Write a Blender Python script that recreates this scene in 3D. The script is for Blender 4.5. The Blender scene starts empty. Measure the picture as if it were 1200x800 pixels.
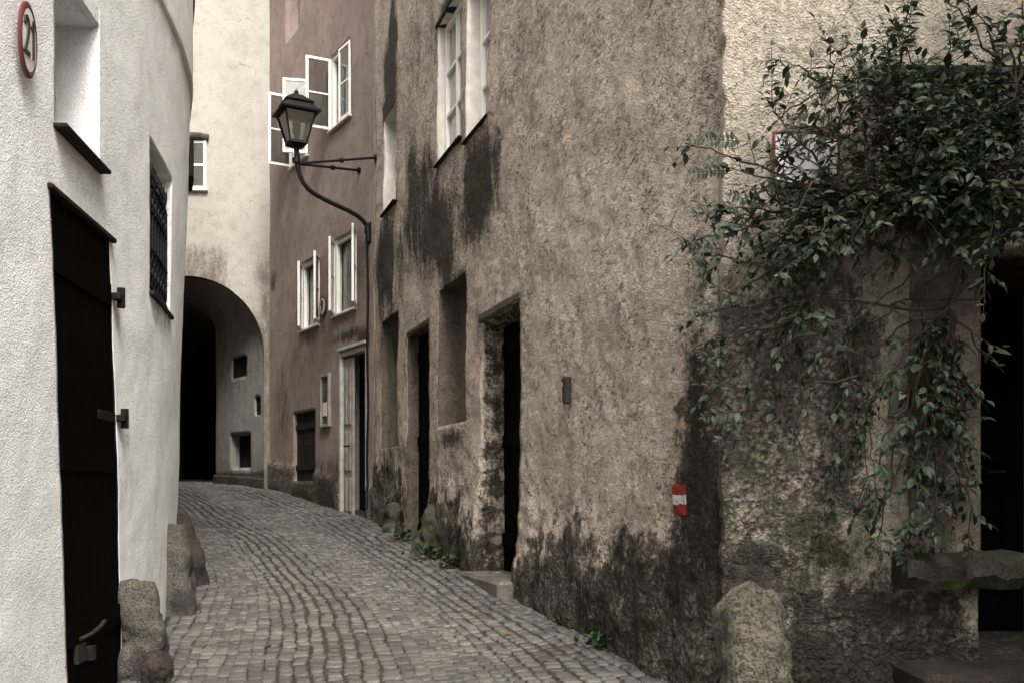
import bpy, math, random
import numpy as np
from mathutils import Vector

random.seed(7)
rng = np.random.default_rng(7)
scene = bpy.context.scene
COL = scene.collection
R = math.radians

# ---------------------------------------------------------------- camera data
F, CX, HY, EYE = 1167.0, 600.0, 575.0, 1.6      # focal (px at 1200 wide), centre, horizon, eye height

# ---------------------------------------------------------------- noise
def _hash(ix, iy, iz, seed):
    h = (ix * 374761393 + iy * 668265263 + iz * 2147483647 + seed * 974634777) & 0xFFFFFFFF
    h = ((h ^ (h >> 13)) * 1274126177) & 0xFFFFFFFF
    h = ((h ^ (h >> 16)) * 2246822519) & 0xFFFFFFFF
    return ((h ^ (h >> 15)) & 0xFFFFFF) / float(0xFFFFFF)

def vnoise(P, freq, seed=0):
    Q = np.asarray(P, float) * freq + 1000.0
    I = np.floor(Q).astype(np.int64)
    f = Q - I
    f = f * f * f * (f * (f * 6 - 15) + 10)
    r = 0
    for dx in (0, 1):
        for dy in (0, 1):
            for dz in (0, 1):
                w = (f[:, 0] if dx else 1 - f[:, 0]) * (f[:, 1] if dy else 1 - f[:, 1]) * (f[:, 2] if dz else 1 - f[:, 2])
                r = r + w * _hash(I[:, 0] + dx, I[:, 1] + dy, I[:, 2] + dz, seed)
    return r * 2 - 1

def fbm(P, freq, octv=4, seed=0, gain=0.5):
    r, a, t = 0, 1.0, 0
    for k in range(octv):
        r = r + a * vnoise(P, freq * 2.03 ** k, seed + k * 17)
        t += a
        a *= gain
    return r / t

def sstep(a, b, x):
    t = np.clip((x - a) / (b - a), 0, 1)
    return t * t * (3 - 2 * t)

# ---------------------------------------------------------------- street profile
_zy = [-40, 0, 4, 5.45, 6.55, 8, 10.3, 14.35, 16, 17.8, 22, 30, 60]
_zz = [-4.2, .0, .41, .55, .63, .76, .93, 1.24, 1.45, 1.68, 1.86, 1.95, 2.2]
_yy = np.linspace(-40, 60, 2001)
_zs = np.convolve(np.pad(np.interp(_yy, _zy, _zz), 20, mode='edge'), np.ones(41) / 41, 'valid')
def zst(y):
    return np.interp(y, _yy, _zs)

# ---------------------------------------------------------------- walls in plan
class Wall:
    def __init__(self, pts, side, smooth=0.25):
        pts = np.array(pts, float)
        L = np.concatenate([[0], np.cumsum(np.linalg.norm(np.diff(pts, axis=0), axis=1))])
        n = int(L[-1] / 0.01)
        s = np.linspace(0, L[-1], n)
        X, Y = np.interp(s, L, pts[:, 0]), np.interp(s, L, pts[:, 1])
        k = int(smooth / 0.01) | 1
        if k > 2:
            h = k // 2
            def sm(a):
                p = np.concatenate([2 * a[0] - a[1:h + 1][::-1], a, 2 * a[-1] - a[-h - 1:-1][::-1]])
                return np.convolve(p, np.ones(k) / k, 'valid')
            X, Y = sm(X), sm(Y)
        self.X, self.Y = X, Y
        self.s = np.concatenate([[0], np.cumsum(np.hypot(np.diff(X), np.diff(Y)))])
        tx, ty = np.gradient(X, self.s), np.gradient(Y, self.s)
        l = np.hypot(tx, ty)
        tx, ty = tx / l, ty / l
        self.NX, self.NY = side * ty, -side * tx
        self.L = self.s[-1]
        self.side = side
    def pos(self, s):
        return np.interp(s, self.s, self.X), np.interp(s, self.s, self.Y)
    def nrm(self, s):
        a, b = np.interp(s, self.s, self.NX), np.interp(s, self.s, self.NY)
        l = np.hypot(a, b)
        return a / l, b / l
    def y(self, s):
        return float(np.interp(s, self.s, self.Y))
    def hit(self, px):
        ok = self.Y > 1.5
        p = np.where(ok, CX + F * self.X / np.where(ok, self.Y, 1), np.nan)
        d = p - px
        for i in range(len(d) - 1):
            if np.isnan(d[i]) or np.isnan(d[i + 1]):
                continue
            if d[i] == 0 or d[i] * d[i + 1] < 0:
                t = d[i] / (d[i] - d[i + 1]) if d[i] != d[i + 1] else 0
                return float(self.s[i] + t * (self.s[i + 1] - self.s[i]))
        return float(self.s[np.nanargmin(np.abs(d))])
    def sz(self, px, py):
        s = self.hit(px)
        return s, EYE + (HY - py) * self.y(s) / F
    def frame(self, s0, s1=None, z=0.0, out=0.0):
        if s1 is None:
            s0, s1 = s0 - .05, s0 + .05
            mid = True
        else:
            mid = False
        x0, y0 = self.pos(s0); x1, y1 = self.pos(s1)
        u = Vector((x1 - x0, y1 - y0, 0)); W = u.length; u.normalize()
        n = Vector((self.side * u.y, -self.side * u.x, 0))
        o = Vector((x0, y0, z))
        if mid:
            o = Vector(((x0 + x1) / 2, (y0 + y1) / 2, z))
        return Fr(o + n * out, u, n, W)

class Fr:
    def __init__(self, o, u, n, W=1.0, w=None):
        self.o, self.u, self.n, self.W = Vector(o), Vector(u), Vector(n), W
        self.w = Vector(w) if w else Vector((0, 0, 1))
    def p(self, a, b, c):
        return self.o + self.u * a + self.n * b + self.w * c

WORLD = Fr((0, 0, 0), (1, 0, 0), (0, 1, 0))

WHITE = Wall([(-1.75, -4), (-1.9, 1.5), (-2.0, 3.5), (-2.08, 4.47), (-2.18, 5.4), (-2.32, 6.4), (-2.53, 7.4), (-2.86, 8.6),
              (-3.36, 10), (-4.25, 12), (-5.4, 14), (-7.23, 17.8)], 1, 0.8)
BROWN = Wall([(1.5, 5.14), (1.06, 5.11), (0, 8.2), (-1.9, 13.8)], -1, 0.22)
RED = Wall([(-1.9, 13.8), (-4.36, 17.85)], -1, 0)
PALE = Wall([(1.065, 5.06), (3.5, 5.02)], 1, 0)
PASSR = Wall([(-4.42, 17.83), (-5.83, 19.56), (-6.05, 21), (-6.3, 26)], -1, 0)
PASSL = Wall([(-7.23, 17.83), (-8.2, 20), (-8.5, 26)], 1, 0)
TY = 17.8

# ---------------------------------------------------------------- mesh builder
class MB:
    def __init__(self):
        self.v, self.f, self.m = [], [], []
        self.att = {}
    def add(self, vs, fs, m=0):
        o = len(self.v)
        self.v.extend([tuple(x) for x in vs])
        for f in fs:
            self.f.append(tuple(i + o for i in f))
            self.m.append(m)
        return o
    def box(self, fr, a0, a1, b0, b1, c0, c1, m=0, bev=0.0):
        if bev <= 0:
            vs = [fr.p(a, b, c) for c in (c0, c1) for b in (b0, b1) for a in (a0, a1)]
            self.add(vs, [(0, 2, 3, 1), (4, 5, 7, 6), (0, 1, 5, 4), (2, 6, 7, 3), (0, 4, 6, 2), (1, 3, 7, 5)], m)
            return
        # chamfered box
        e = min(bev, abs(a1 - a0) * .45, abs(b1 - b0) * .45, abs(c1 - c0) * .45)
        A, B, Cc = (min(a0, a1), max(a0, a1)), (min(b0, b1), max(b0, b1)), (min(c0, c1), max(c0, c1))
        vs, idx = [], {}
        for i in (0, 1):
            for j in (0, 1):
                for k in (0, 1):
                    for ax in range(3):
                        q = [A[i] + (e if i == 0 else -e), B[j] + (e if j == 0 else -e), Cc[k] + (e if k == 0 else -e)]
                        q[ax] = (A, B, Cc)[ax][(i, j, k)[ax]]
                        idx[(i, j, k, ax)] = len(vs)
                        vs.append(fr.p(*q))
        fs = []
        for ax in range(3):
            o1, o2 = [(1, 2), (0, 2), (0, 1)][ax]
            for t in (0, 1):
                q = []
                for (p, r) in ((0, 0), (1, 0), (1, 1), (0, 1)):
                    k = [0, 0, 0]; k[ax] = t; k[o1] = p; k[o2] = r
                    q.append(idx[(*k, ax)])
                fs.append(q)
        for ax in range(3):            # edges running along ax
            o1, o2 = [(1, 2), (0, 2), (0, 1)][ax]
            for p in (0, 1):
                for r in (0, 1):
                    k0 = [0, 0, 0]; k0[o1] = p; k0[o2] = r
                    k1 = list(k0); k1[ax] = 1
                    fs.append([idx[(*k0, o1)], idx[(*k0, o2)], idx[(*k1, o2)], idx[(*k1, o1)]])
        for i in (0, 1):
            for j in (0, 1):
                for k in (0, 1):
                    fs.append([idx[(i, j, k, 0)], idx[(i, j, k, 1)], idx[(i, j, k, 2)]])
        self.add(vs, fs, m)
    def tube(self, pts, rad, sides=8, m=0, cap=True):
        pts = [Vector(p) for p in pts]
        n = len(pts)
        if not hasattr(rad, '__len__'):
            rad = [rad] * n
        up = Vector((.13, .31, .94)).normalized()
        vs, fs = [], []
        prev = None
        for i, p in enumerate(pts):
            t = (pts[min(i + 1, n - 1)] - pts[max(i - 1, 0)])
            if t.length < 1e-9:
                t = Vector((0, 0, 1))
            t.normalize()
            if prev is None:
                a = t.cross(up)
                if a.length < .1:
                    a = t.cross(Vector((1, 0, 0)))
            else:
                a = prev - t * prev.dot(t)
            a.normalize(); prev = a
            b = t.cross(a)
            for k in range(sides):
                q = 2 * math.pi * k / sides
                vs.append(p + (a * math.cos(q) + b * math.sin(q)) * rad[i])
        for i in range(n - 1):
            for k in range(sides):
                k2 = (k + 1) % sides
                fs.append((i * sides + k, i * sides + k2, (i + 1) * sides + k2, (i + 1) * sides + k))
        if cap:
            fs.append(tuple(range(sides))[::-1])
            fs.append(tuple((n - 1) * sides + k for k in range(sides)))
        self.add(vs, fs, m)
    def rings(self, rings, m=0, cap0=True, cap1=True, closed=True):
        n = len(rings[0])
        vs = [p for r in rings for p in r]
        fs = []
        for i in range(len(rings) - 1):
            for k in range(n if closed else n - 1):
                k2 = (k + 1) % n
                fs.append((i * n + k, i * n + k2, (i + 1) * n + k2, (i + 1) * n + k))
        if cap0:
            fs.append(tuple(range(n))[::-1])
        if cap1:
            fs.append(tuple((len(rings) - 1) * n + k for k in range(n)))
        self.add(vs, fs, m)
    def build(self, name, mats, parent=None, smooth=False, fixn=True):
        root = Vector((0, 0, 0))
        p = parent
        while p is not None:
            root += p.location
            p = p.parent
        me = bpy.data.meshes.new(name)
        V = np.array([tuple(v) for v in self.v], float) - np.array(root)
        me.from_pydata(V.tolist(), [], self.f)
        if not isinstance(mats, (list, tuple)):
            mats = [mats]
        for m in mats:
            me.materials.append(m)
        if len(mats) > 1:
            me.polygons.foreach_set('material_index', np.array(self.m, np.int32))
        for k, a in self.att.items():
            at = me.attributes.new(k, 'FLOAT', 'POINT')
            at.data.foreach_set('value', np.asarray(a, np.float32))
        if fixn:
            import bmesh
            bm = bmesh.new(); bm.from_mesh(me)
            bmesh.ops.recalc_face_normals(bm, faces=bm.faces)
            bm.to_mesh(me); bm.free()
        if smooth:
            me.polygons.foreach_set('use_smooth', np.ones(len(me.polygons), bool))
        me.update()
        o = bpy.data.objects.new(name, me)
        COL.objects.link(o)
        if parent is not None:
            o.parent = parent
        return o

def tag(o, label=None, cat=None, group=None, kind=None):
    if label: o['label'] = label
    if cat: o['category'] = cat
    if group: o['group'] = group
    if kind: o['kind'] = kind
    return o

def thing(name, loc, label, cat, group=None):
    o = bpy.data.objects.new(name, None)
    o.empty_display_size = .2
    COL.objects.link(o)
    o.location = loc
    return tag(o, label, cat, group)

# ---------------------------------------------------------------- materials
class NT:
    def __init__(self, name):
        self.mat = bpy.data.materials.new(name)
        self.mat.use_nodes = True
        self.t = self.mat.node_tree
        self.b = self.t.nodes['Principled BSDF']
        self.out = self.t.nodes['Material Output']
        self.tc = self.t.nodes.new('ShaderNodeTexCoord')
    def n(self, typ, **kw):
        x = self.t.nodes.new(typ)
        for k, v in kw.items():
            setattr(x, k, v)
        return x
    def l(self, a, b):
        self.t.links.new(a, b)
    def noise(self, scale, detail=4, rough=.55, vec=None, dist=0.0):
        x = self.n('ShaderNodeTexNoise')
        x.inputs['Scale'].default_value = scale
        x.inputs['Detail'].default_value = detail
        x.inputs['Roughness'].default_value = rough
        x.inputs['Distortion'].default_value = dist
        self.l(vec if vec is not None else self.tc.outputs['Object'], x.inputs['Vector'])
        return x.outputs['Fac']
    def voro(self, scale, feature='F1', vec=None):
        x = self.n('ShaderNodeTexVoronoi', feature=feature)
        x.inputs['Scale'].default_value = scale
        self.l(vec if vec is not None else self.tc.outputs['Object'], x.inputs['Vector'])
        return x
    def mapping(self, scale, rot=(0, 0, 0)):
        x = self.n('ShaderNodeMapping')
        x.inputs['Scale'].default_value = scale
        x.inputs['Rotation'].default_value = rot
        self.l(self.tc.outputs['Object'], x.inputs['Vector'])
        return x.outputs['Vector']
    def warp(self, amp, scale):
        x = self.n('ShaderNodeTexNoise'); x.inputs['Scale'].default_value = scale; x.inputs['Detail'].default_value = 3
        self.l(self.tc.outputs['Object'], x.inputs['Vector'])
        m = self.n('ShaderNodeVectorMath', operation='MULTIPLY_ADD')
        self.l(x.outputs['Color'], m.inputs[0]); m.inputs[1].default_value = (amp, amp, amp); self.l(self.tc.outputs['Object'], m.inputs[2])
        return m.outputs[0]
    def ramp(self, fac, lo, hi, a=0.0, b=1.0):
        x = self.n('ShaderNodeMapRange', interpolation_type='SMOOTHSTEP')
        x.inputs['From Min'].default_value = lo; x.inputs['From Max'].default_value = hi
        x.inputs['To Min'].default_value = a; x.inputs['To Max'].default_value = b
        self.l(fac, x.inputs['Value'])
        return x.outputs['Result']
    def math(self, op, a, b=None, clamp=False):
        x = self.n('ShaderNodeMath', operation=op, use_clamp=clamp)
        for i, q in enumerate((a, b)):
            if q is None: continue
            if isinstance(q, (int, float)): x.inputs[i].default_value = q
            else: self.l(q, x.inputs[i])
        return x.outputs[0]
    def mix(self, fac, a, b, blend='MIX'):
        x = self.n('ShaderNodeMix', data_type='RGBA', blend_type=blend)
        x.clamp_factor = True
        for i, q in ((0, fac), (6, a), (7, b)):
            if isinstance(q, (int, float)): x.inputs[i].default_value = q
            elif isinstance(q, tuple): x.inputs[i].default_value = (*q, 1)
            else: self.l(q, x.inputs[i])
        return x.outputs[2]
    def attr(self, name):
        x = self.n('ShaderNodeAttribute', attribute_name=name)
        return x.outputs['Fac']
    def bump(self, h, dist, strength=1.0, prev=None):
        x = self.n('ShaderNodeBump')
        x.inputs['Distance'].default_value = dist
        x.inputs['Strength'].default_value = strength
        self.l(h, x.inputs['Height'])
        if prev is not None: self.l(prev, x.inputs['Normal'])
        return x.outputs['Normal']
    def fin(self, color, rough=.9, normal=None, spec=.3, metal=0.0):
        if isinstance(color, tuple): self.b.inputs['Base Color'].default_value = (*color, 1)
        else: self.l(color, self.b.inputs['Base Color'])
        if isinstance(rough, (int, float)): self.b.inputs['Roughness'].default_value = rough
        else: self.l(rough, self.b.inputs['Roughness'])
        self.b.inputs['Specular IOR Level'].default_value = spec
        self.b.inputs['Metallic'].default_value = metal
        if normal is not None: self.l(normal, self.b.inputs['Normal'])
        return self.mat

def plaster(name, c1, c2, cdark, stain_shadec=(.02, .017, .013), mossc=(.03, .035, .012), wear_shadec=(.2, .17, .13),
            grain=40, bump=.012, fine=.004, speck=.35, streak=.25, crack=.5, gmap=None):
    t = NT(name)
    big = t.ramp(t.noise(.9, 3, .6), .35, .65)
    col = t.mix(big, c1, c2)
    mid = t.ramp(t.noise(5.5, 5, .65), .42, .75)
    col = t.mix(t.math('MULTIPLY', mid, .45), col, cdark)
    st = t.ramp(t.noise(1.0, 4, .6, t.mapping((5, 5, .55))), .5, .8)
    col = t.mix(t.math('MULTIPLY', st, streak), col, cdark)
    # roughcast grain: lumps, pits and fine sand
    gv = t.mapping(gmap) if gmap else None
    g1 = t.noise(grain, 4, .62, gv, .6)
    g3 = t.noise(grain * 3.2, 2, .6, gv)
    gg = t.math('ADD', t.math('MULTIPLY', g1, .66), t.math('MULTIPLY', g3, .34))
    cov = t.ramp(t.noise(2.2, 3, .6), .32, .66, .25, 1.0)
    col = t.mix(t.math('MULTIPLY', t.math('MULTIPLY', t.ramp(gg, .40, .49, 1, 0), speck), cov), col, tuple(x * .55 for x in cdark))
    col = t.mix(t.math('MULTIPLY', t.ramp(gg, .52, .62), min(.8, speck * .75)), col, tuple(min(.86, x * 1.3) for x in c1))
    ck = t.voro(1.15, 'DISTANCE_TO_EDGE', t.warp(.5, 3.0))
    ckf = t.math('MULTIPLY', t.ramp(ck.outputs['Distance'], .002, .010, 1, 0), t.ramp(t.noise(1.7, 2, .5), .52, .6))
    col = t.mix(t.math('MULTIPLY', ckf, crack), col, tuple(x * .4 for x in cdark))
    # worn rubble patches; same mask darkens low walls as painted shade
    w = t.attr('wear_shade')
    wn = t.noise(7, 5, .72)
    wf = t.ramp(t.math('ADD', w, t.math('MULTIPLY', t.math('SUBTRACT', wn, .5), 2.2)), .30, .62)
    wf = t.math('MULTIPLY', wf, t.ramp(w, .02, .15))
    pb = t.voro(34, 'F1', t.warp(.05, 14))
    wc = t.mix(t.ramp(t.math('ADD', t.math('MULTIPLY', pb.outputs['Distance'], .45), t.math('MULTIPLY', t.noise(20, 4, .7), .8)), .42, .80), tuple(min(.8, x * 1.35) for x in wear_shadec), tuple(x * .2 for x in wear_shadec))
    wc = t.mix(t.ramp(wn, .42, .62), wc, tuple(x * .45 for x in wear_shadec))
    wc = t.mix(t.math('MULTIPLY', t.ramp(gg, .36, .5, 1, 0), .7), wc, tuple(x * .12 for x in wear_shadec))
    col = t.mix(wf, col, wc)
    # dark algae stains that run down and settle in the pits, plus painted shade
    s = t.attr('stain_shade')
    sn = t.noise(5, 5, .72, t.mapping((1.8, 1.8, .5)))
    sv = t.math('ADD', t.math('MULTIPLY', t.math('SUBTRACT', sn, .5), 1.7), t.math('MULTIPLY', t.math('SUBTRACT', .5, gg), 1.5))
    sf = t.ramp(t.math('ADD', s, t.math('MULTIPLY', sv, t.ramp(s, .03, .35))), .05, 1.0)
    col = t.mix(t.math('MULTIPLY', sf, .92), col, stain_shadec)
    m = t.attr('moss')
    mf = t.ramp(t.math('ADD', m, t.math('MULTIPLY', t.math('SUBTRACT', wn, .5), t.math('MULTIPLY', t.ramp(m, .02, .3), 2.2))), .1, .9)
    col = t.mix(t.math('MULTIPLY', mf, .8), col, mossc)
    n = t.bump(gg, bump * 1.25, 1)
    n = t.bump(g3, fine, .9, n)
    n = t.bump(t.math('MULTIPLY', wf, t.math('SUBTRACT', wn, t.math('MULTIPLY', pb.outputs['Distance'], .5))), .035, 1, n)
    return t.fin(col, .93, n, .2)

def simple(name, c, rough=.6, spec=.4, metal=0, var=.25, scale=12, bump=0.0, bscale=60):
    t = NT(name)
    v = t.ramp(t.noise(scale, 5, .65), .3, .7)
    col = t.mix(t.math('MULTIPLY', v, var * 2), c, tuple(x * .45 for x in c))
    n = t.bump(t.noise(bscale, 4, .6), bump, .8) if bump else None
    return t.fin(col, rough, n, spec, metal)

def wood(name, c, rough=.7, axis=(14, 14, .8), spec=.3):
    t = NT(name)
    g = t.noise(4, 6, .65, t.mapping(axis))
    col = t.mix(t.ramp(g, .35, .65), c, tuple(x * .5 for x in c))
    n = t.bump(g, .004, .7)
    return t.fin(col, rough, n, spec)

def stone(name, c, c2, dark, bump=.012, moss=0.0, scale=30):
    t = NT(name)
    v = t.noise(5, 6, .65)
    col = t.mix(t.ramp(v, .35, .65), c, c2)
    sp = t.noise(scale * 3, 3, .7)
    col = t.mix(t.math('MULTIPLY', t.ramp(sp, .45, .62), .8), col, dark)
    big = t.ramp(t.noise(3.2, 5, .7), .45, .62)
    col = t.mix(t.math('MULTIPLY', big, .65), col, dark)
    if moss:
        geo = t.n('ShaderNodeNewGeometry')
        mm = t.ramp(t.noise(6, 5, .7), .62 - moss * .3, .8 - moss * .3)
        col = t.mix(mm, col, (.035, .045, .014))
    n = t.bump(t.noise(scale, 6, .7), bump, 1)
    n = t.bump(t.noise(scale * 4, 3, .6), bump * .25, 1, n)
    return t.fin(col, .9, n, .25)

M = {}
M['white'] = plaster('white_plaster', (.84, .846, .842), (.81, .815, .808), (.58, .572, .555), stain_shadec=(.12, .105, .085), wear_shadec=(.35, .32, .28),
                     grain=38, bump=.007, fine=.003, speck=.22, streak=.12, crack=.22)
M['brown'] = plaster('brown_roughcast', (.61, .522, .428), (.51, .434, .354), (.15, .122, .095), grain=30, bump=.036, fine=.007, speck=.85, streak=.12, gmap=(1, .5, 1.15), wear_shadec=(.19, .163, .128))
M['red'] = plaster('reddish_plaster', (.275, .22, .19), (.225, .178, .153), (.10, .078, .067), grain=45, bump=.006, fine=.003, speck=.22, streak=.35)
M['tower'] = plaster('cream_plaster', (.385, .365, .322), (.345, .325, .285), (.215, .197, .166), stain_shadec=(.11, .095, .075), grain=30, bump=.008, fine=.003, speck=.15, streak=.2)
M['pale'] = plaster('pale_roughcast', (.43, .386, .314), (.36, .322, .26), (.165, .138, .108), grain=27, bump=.024, fine=.006, speck=.75, streak=.25, wear_shadec=(.27, .24, .196))  # worn tone also darkens the lower right as painted shade
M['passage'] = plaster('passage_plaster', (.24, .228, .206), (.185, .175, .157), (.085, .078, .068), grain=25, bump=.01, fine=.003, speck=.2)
M['paint'] = simple('white_paint', (.80, .78, .73), .5, .4, var=.08, scale=9)
M['paint_old'] = simple('aged_white_paint', (.62, .59, .53), .6, .4, var=.22, scale=7)
M['paint_grey'] = simple('weathered_grey_paint', (.30, .28, .25), .7, .2, var=.35, scale=6)
M['paint_grey2'] = simple('dirty_white_paint', (.42, .4, .36), .7, .2, var=.3, scale=6)
M['black'] = simple('black_void', (.006, .006, .006), .9, .1)
M['blackdoor'] = wood('black_painted_wood', (.0018, .0016, .0016), .7, spec=.03)
M['darkwood'] = wood('dark_wood', (.026, .019, .014), .8, spec=.15)
M['oldwood'] = wood('grey_old_timber', (.12, .1, .08), .9, spec=.1)
M['iron'] = simple('wrought_iron', (.007, .0065, .006), .55, .22, var=.3, scale=30, bump=.002)
M['rust'] = simple('pitted_metal', (.16, .145, .12), .55, .5, var=.4, scale=40, bump=.002)
M['oldiron'] = simple('old_grey_iron', (.022, .02, .018), .6, .3, var=.4, scale=40, bump=.003)
M['blind'] = plaster('niche_infill', (.16, .133, .106), (.115, .094, .074), (.05, .04, .03), grain=30, bump=.025, fine=.005, speck=.5, streak=.4)
M['granite'] = stone('granite', (.16, .145, .125), (.10, .09, .077), (.025, .022, .019), .02, 0)
M['granite_dark'] = stone('dark_granite', (.075, .06, .047), (.045, .036, .029), (.018, .015, .012), .02, 0)
M['mossy'] = stone('mossy_stone', (.12, .105, .085), (.07, .06, .048), (.018, .016, .013), .022, .55)
M['lichen'] = stone('lichen_stone', (.25, .227, .17), (.15, .134, .105), (.026, .023, .018), .03, .25, 20)
M['step'] = stone('step_stone', (.17, .155, .13), (.12, .108, .09), (.06, .052, .043), .008, 0)
M['ledge'] = stone('ledge_stone', (.06, .054, .04), (.034, .03, .023), (.014, .012, .01), .014, .35, 22)
M['jamb'] = stone('jamb_stone', (.20, .17, .135), (.14, .117, .092), (.06, .048, .038), .012, 0, 24)
M['tiles'] = simple('roof_tiles', (.12, .07, .05), .8, .2, var=.3, scale=8, bump=.01, bscale=25)
M['archstone'] = plaster('arch_stone', (.12, .105, .085), (.09, .078, .063), (.04, .034, .027), grain=20, bump=.015)
M['pink'] = wood('weathered_pink_boards', (.36, .29, .235), .8, (1.2, 14, 14))

def glass_mat(name, tint=(.9, .92, .9), refl=.12, rough=.03):
    t = NT(name)
    tr = t.n('ShaderNodeBsdfTransparent'); tr.inputs[0].default_value = (*tint, 1)
    gl = t.n('ShaderNodeBsdfGlossy'); gl.inputs['Roughness'].default_value = rough
    fr = t.n('ShaderNodeFresnel'); fr.inputs['IOR'].default_value = 1.5
    mx = t.n('ShaderNodeMixShader')
    t.l(t.math('ADD', fr.outputs[0], refl, True), mx.inputs[0]); t.l(tr.outputs[0], mx.inputs[1]); t.l(gl.outputs[0], mx.inputs[2])
    t.l(mx.outputs[0], t.out.inputs['Surface'])
    return t.mat
M['glass'] = glass_mat('window_glass', (.75, .77, .76), .10)
M['lampglass'] = glass_mat('lamp_glass', (.85, .85, .83), .22, .12)
t = NT('dark_pane'); M['pane'] = t.fin(t.mix(t.ramp(t.noise(2.5, 3, .5), .35, .65), (.10, .095, .085), (.04, .038, .034)), .08, None, .6)
t = NT('grey_curtain_pane'); M['panegrey'] = t.fin(t.mix(t.ramp(t.noise(6, 3, .5, t.mapping((3, 3, .3))), .35, .65), (.42, .41, .38), (.22, .21, .19)), .1, None, .5)
M['enamel'] = simple('enamel_white', (.68, .65, .57), .3, .5, var=.15, scale=30)
M['enamelred'] = simple('enamel_red', (.10, .022, .018), .35, .5, var=.2, scale=20)
M['signwhite'] = simple('sign_white', (.78, .78, .77), .4, .4, var=.05)
M['signred'] = simple('sign_red', (.22, .025, .025), .4, .4, var=.1)
M['ink'] = simple('dark_ink', (.03, .028, .03), .4, .4)
M['blueink'] = simple('blue_ink', (.05, .055, .13), .4, .4)
M['markred'] = simple('trail_red', (.24, .026, .02), .7, .2, var=.2, scale=30, bump=.006)
M['markwhite'] = simple('trail_white', (.5, .5, .48), .7, .2, var=.1, scale=30, bump=.006)
M['markgrey'] = simple('overpaint_grey', (.10, .095, .085), .85, .2, var=.3, scale=25, bump=.01)

t = NT('cobble_stone')
geo = t.n('ShaderNodeNewGeometry')
rnd = geo.outputs['Random Per Island']
c = t.mix(t.ramp(rnd, 0, 1), (.058, .054, .049), (.13, .123, .112))
c = t.mix(t.math('MULTIPLY', t.ramp(t.noise(45, 5, .7), .4, .7), .6), c, (.034, .03, .025))
c = t.mix(t.math('MULTIPLY', t.ramp(t.noise(1.1, 4, .6), .4, .68), .45), c, (.038, .034, .029))
n = t.bump(t.noise(70, 5, .65), .004, 1)
M['cobble'] = t.fin(c, t.ramp(t.noise(20, 4, .6), .3, .7, .42, .7), n, .45)
t = NT('dirt_joints')
c = t.mix(t.ramp(t.noise(18, 5, .7), .4, .62), (.045, .039, .031), (.022, .019, .015))
c = t.mix(t.ramp(t.noise(2.3, 5, .7), .58, .68), c, (.024, .028, .011))
M['dirt'] = t.fin(c, .95, t.bump(t.noise(60, 4, .6), .01), .1)

t = NT('vine_leaf')
geo = t.n('ShaderNodeNewGeometry')
c = t.mix(t.ramp(geo.outputs['Random Per Island'], 0, 1), (.011, .020, .011), (.038, .055, .032))
c = t.mix(t.math('MULTIPLY', t.ramp(t.noise(2.2, 3, .5), .5, .75), .5), c, (.035, .055, .026))
M['leaf'] = t.fin(c, .5, t.bump(t.noise(90, 2, .5), .003), .28)
tl = t.n('ShaderNodeBsdfTranslucent'); tl.inputs[0].default_value = (.03, .05, .02, 1)
mx = t.n('ShaderNodeMixShader'); mx.inputs[0].default_value = .12
t.l(t.b.outputs[0], mx.inputs[1]); t.l(tl.outputs[0], mx.inputs[2]); t.l(mx.outputs[0], t.out.inputs['Surface'])
M['stem'] = simple('vine_bark', (.05, .037, .028), .85, .2, var=.4, scale=40, bump=.004)
M['weed'] = simple('weed_leaf', (.035, .07, .022), .5, .3, var=.4, scale=30)
M['dryleaf'] = simple('dry_leaf', (.13, .05, .028), .7, .2, var=.4, scale=40)
M['dryleafpale'] = simple('pale_dry_leaf', (.33, .22, .14), .7, .2, var=.3, scale=40)

# ---------------------------------------------------------------- wall grid
def blobs_eval(w, S, Z, blobs, seed):
    out = np.zeros(len(S))
    P = np.stack([S * 1.0, Z * .55, np.zeros_like(S) + seed], 1)
    wob = fbm(P, 2.6, 4, seed) * .55
    strk = fbm(np.stack([S * 9, Z * .8, np.zeros_like(S)], 1), 1.0, 3, seed + 5) * .45
    for (px, py, rx, ry, st) in blobs:
        s, z = w.sz(px, py)
        rs = abs(w.hit(px + rx) - w.hit(px - rx)) / 2 + 1e-3
        rz = ry * w.y(s) / F
        d = np.sqrt(((S - s) / rs) ** 2 + ((Z - z) / rz) ** 2) + wob + strk * .35
        out = np.maximum(out, st * (1 - sstep(.15, 1.35, d)))
    return out

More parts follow.
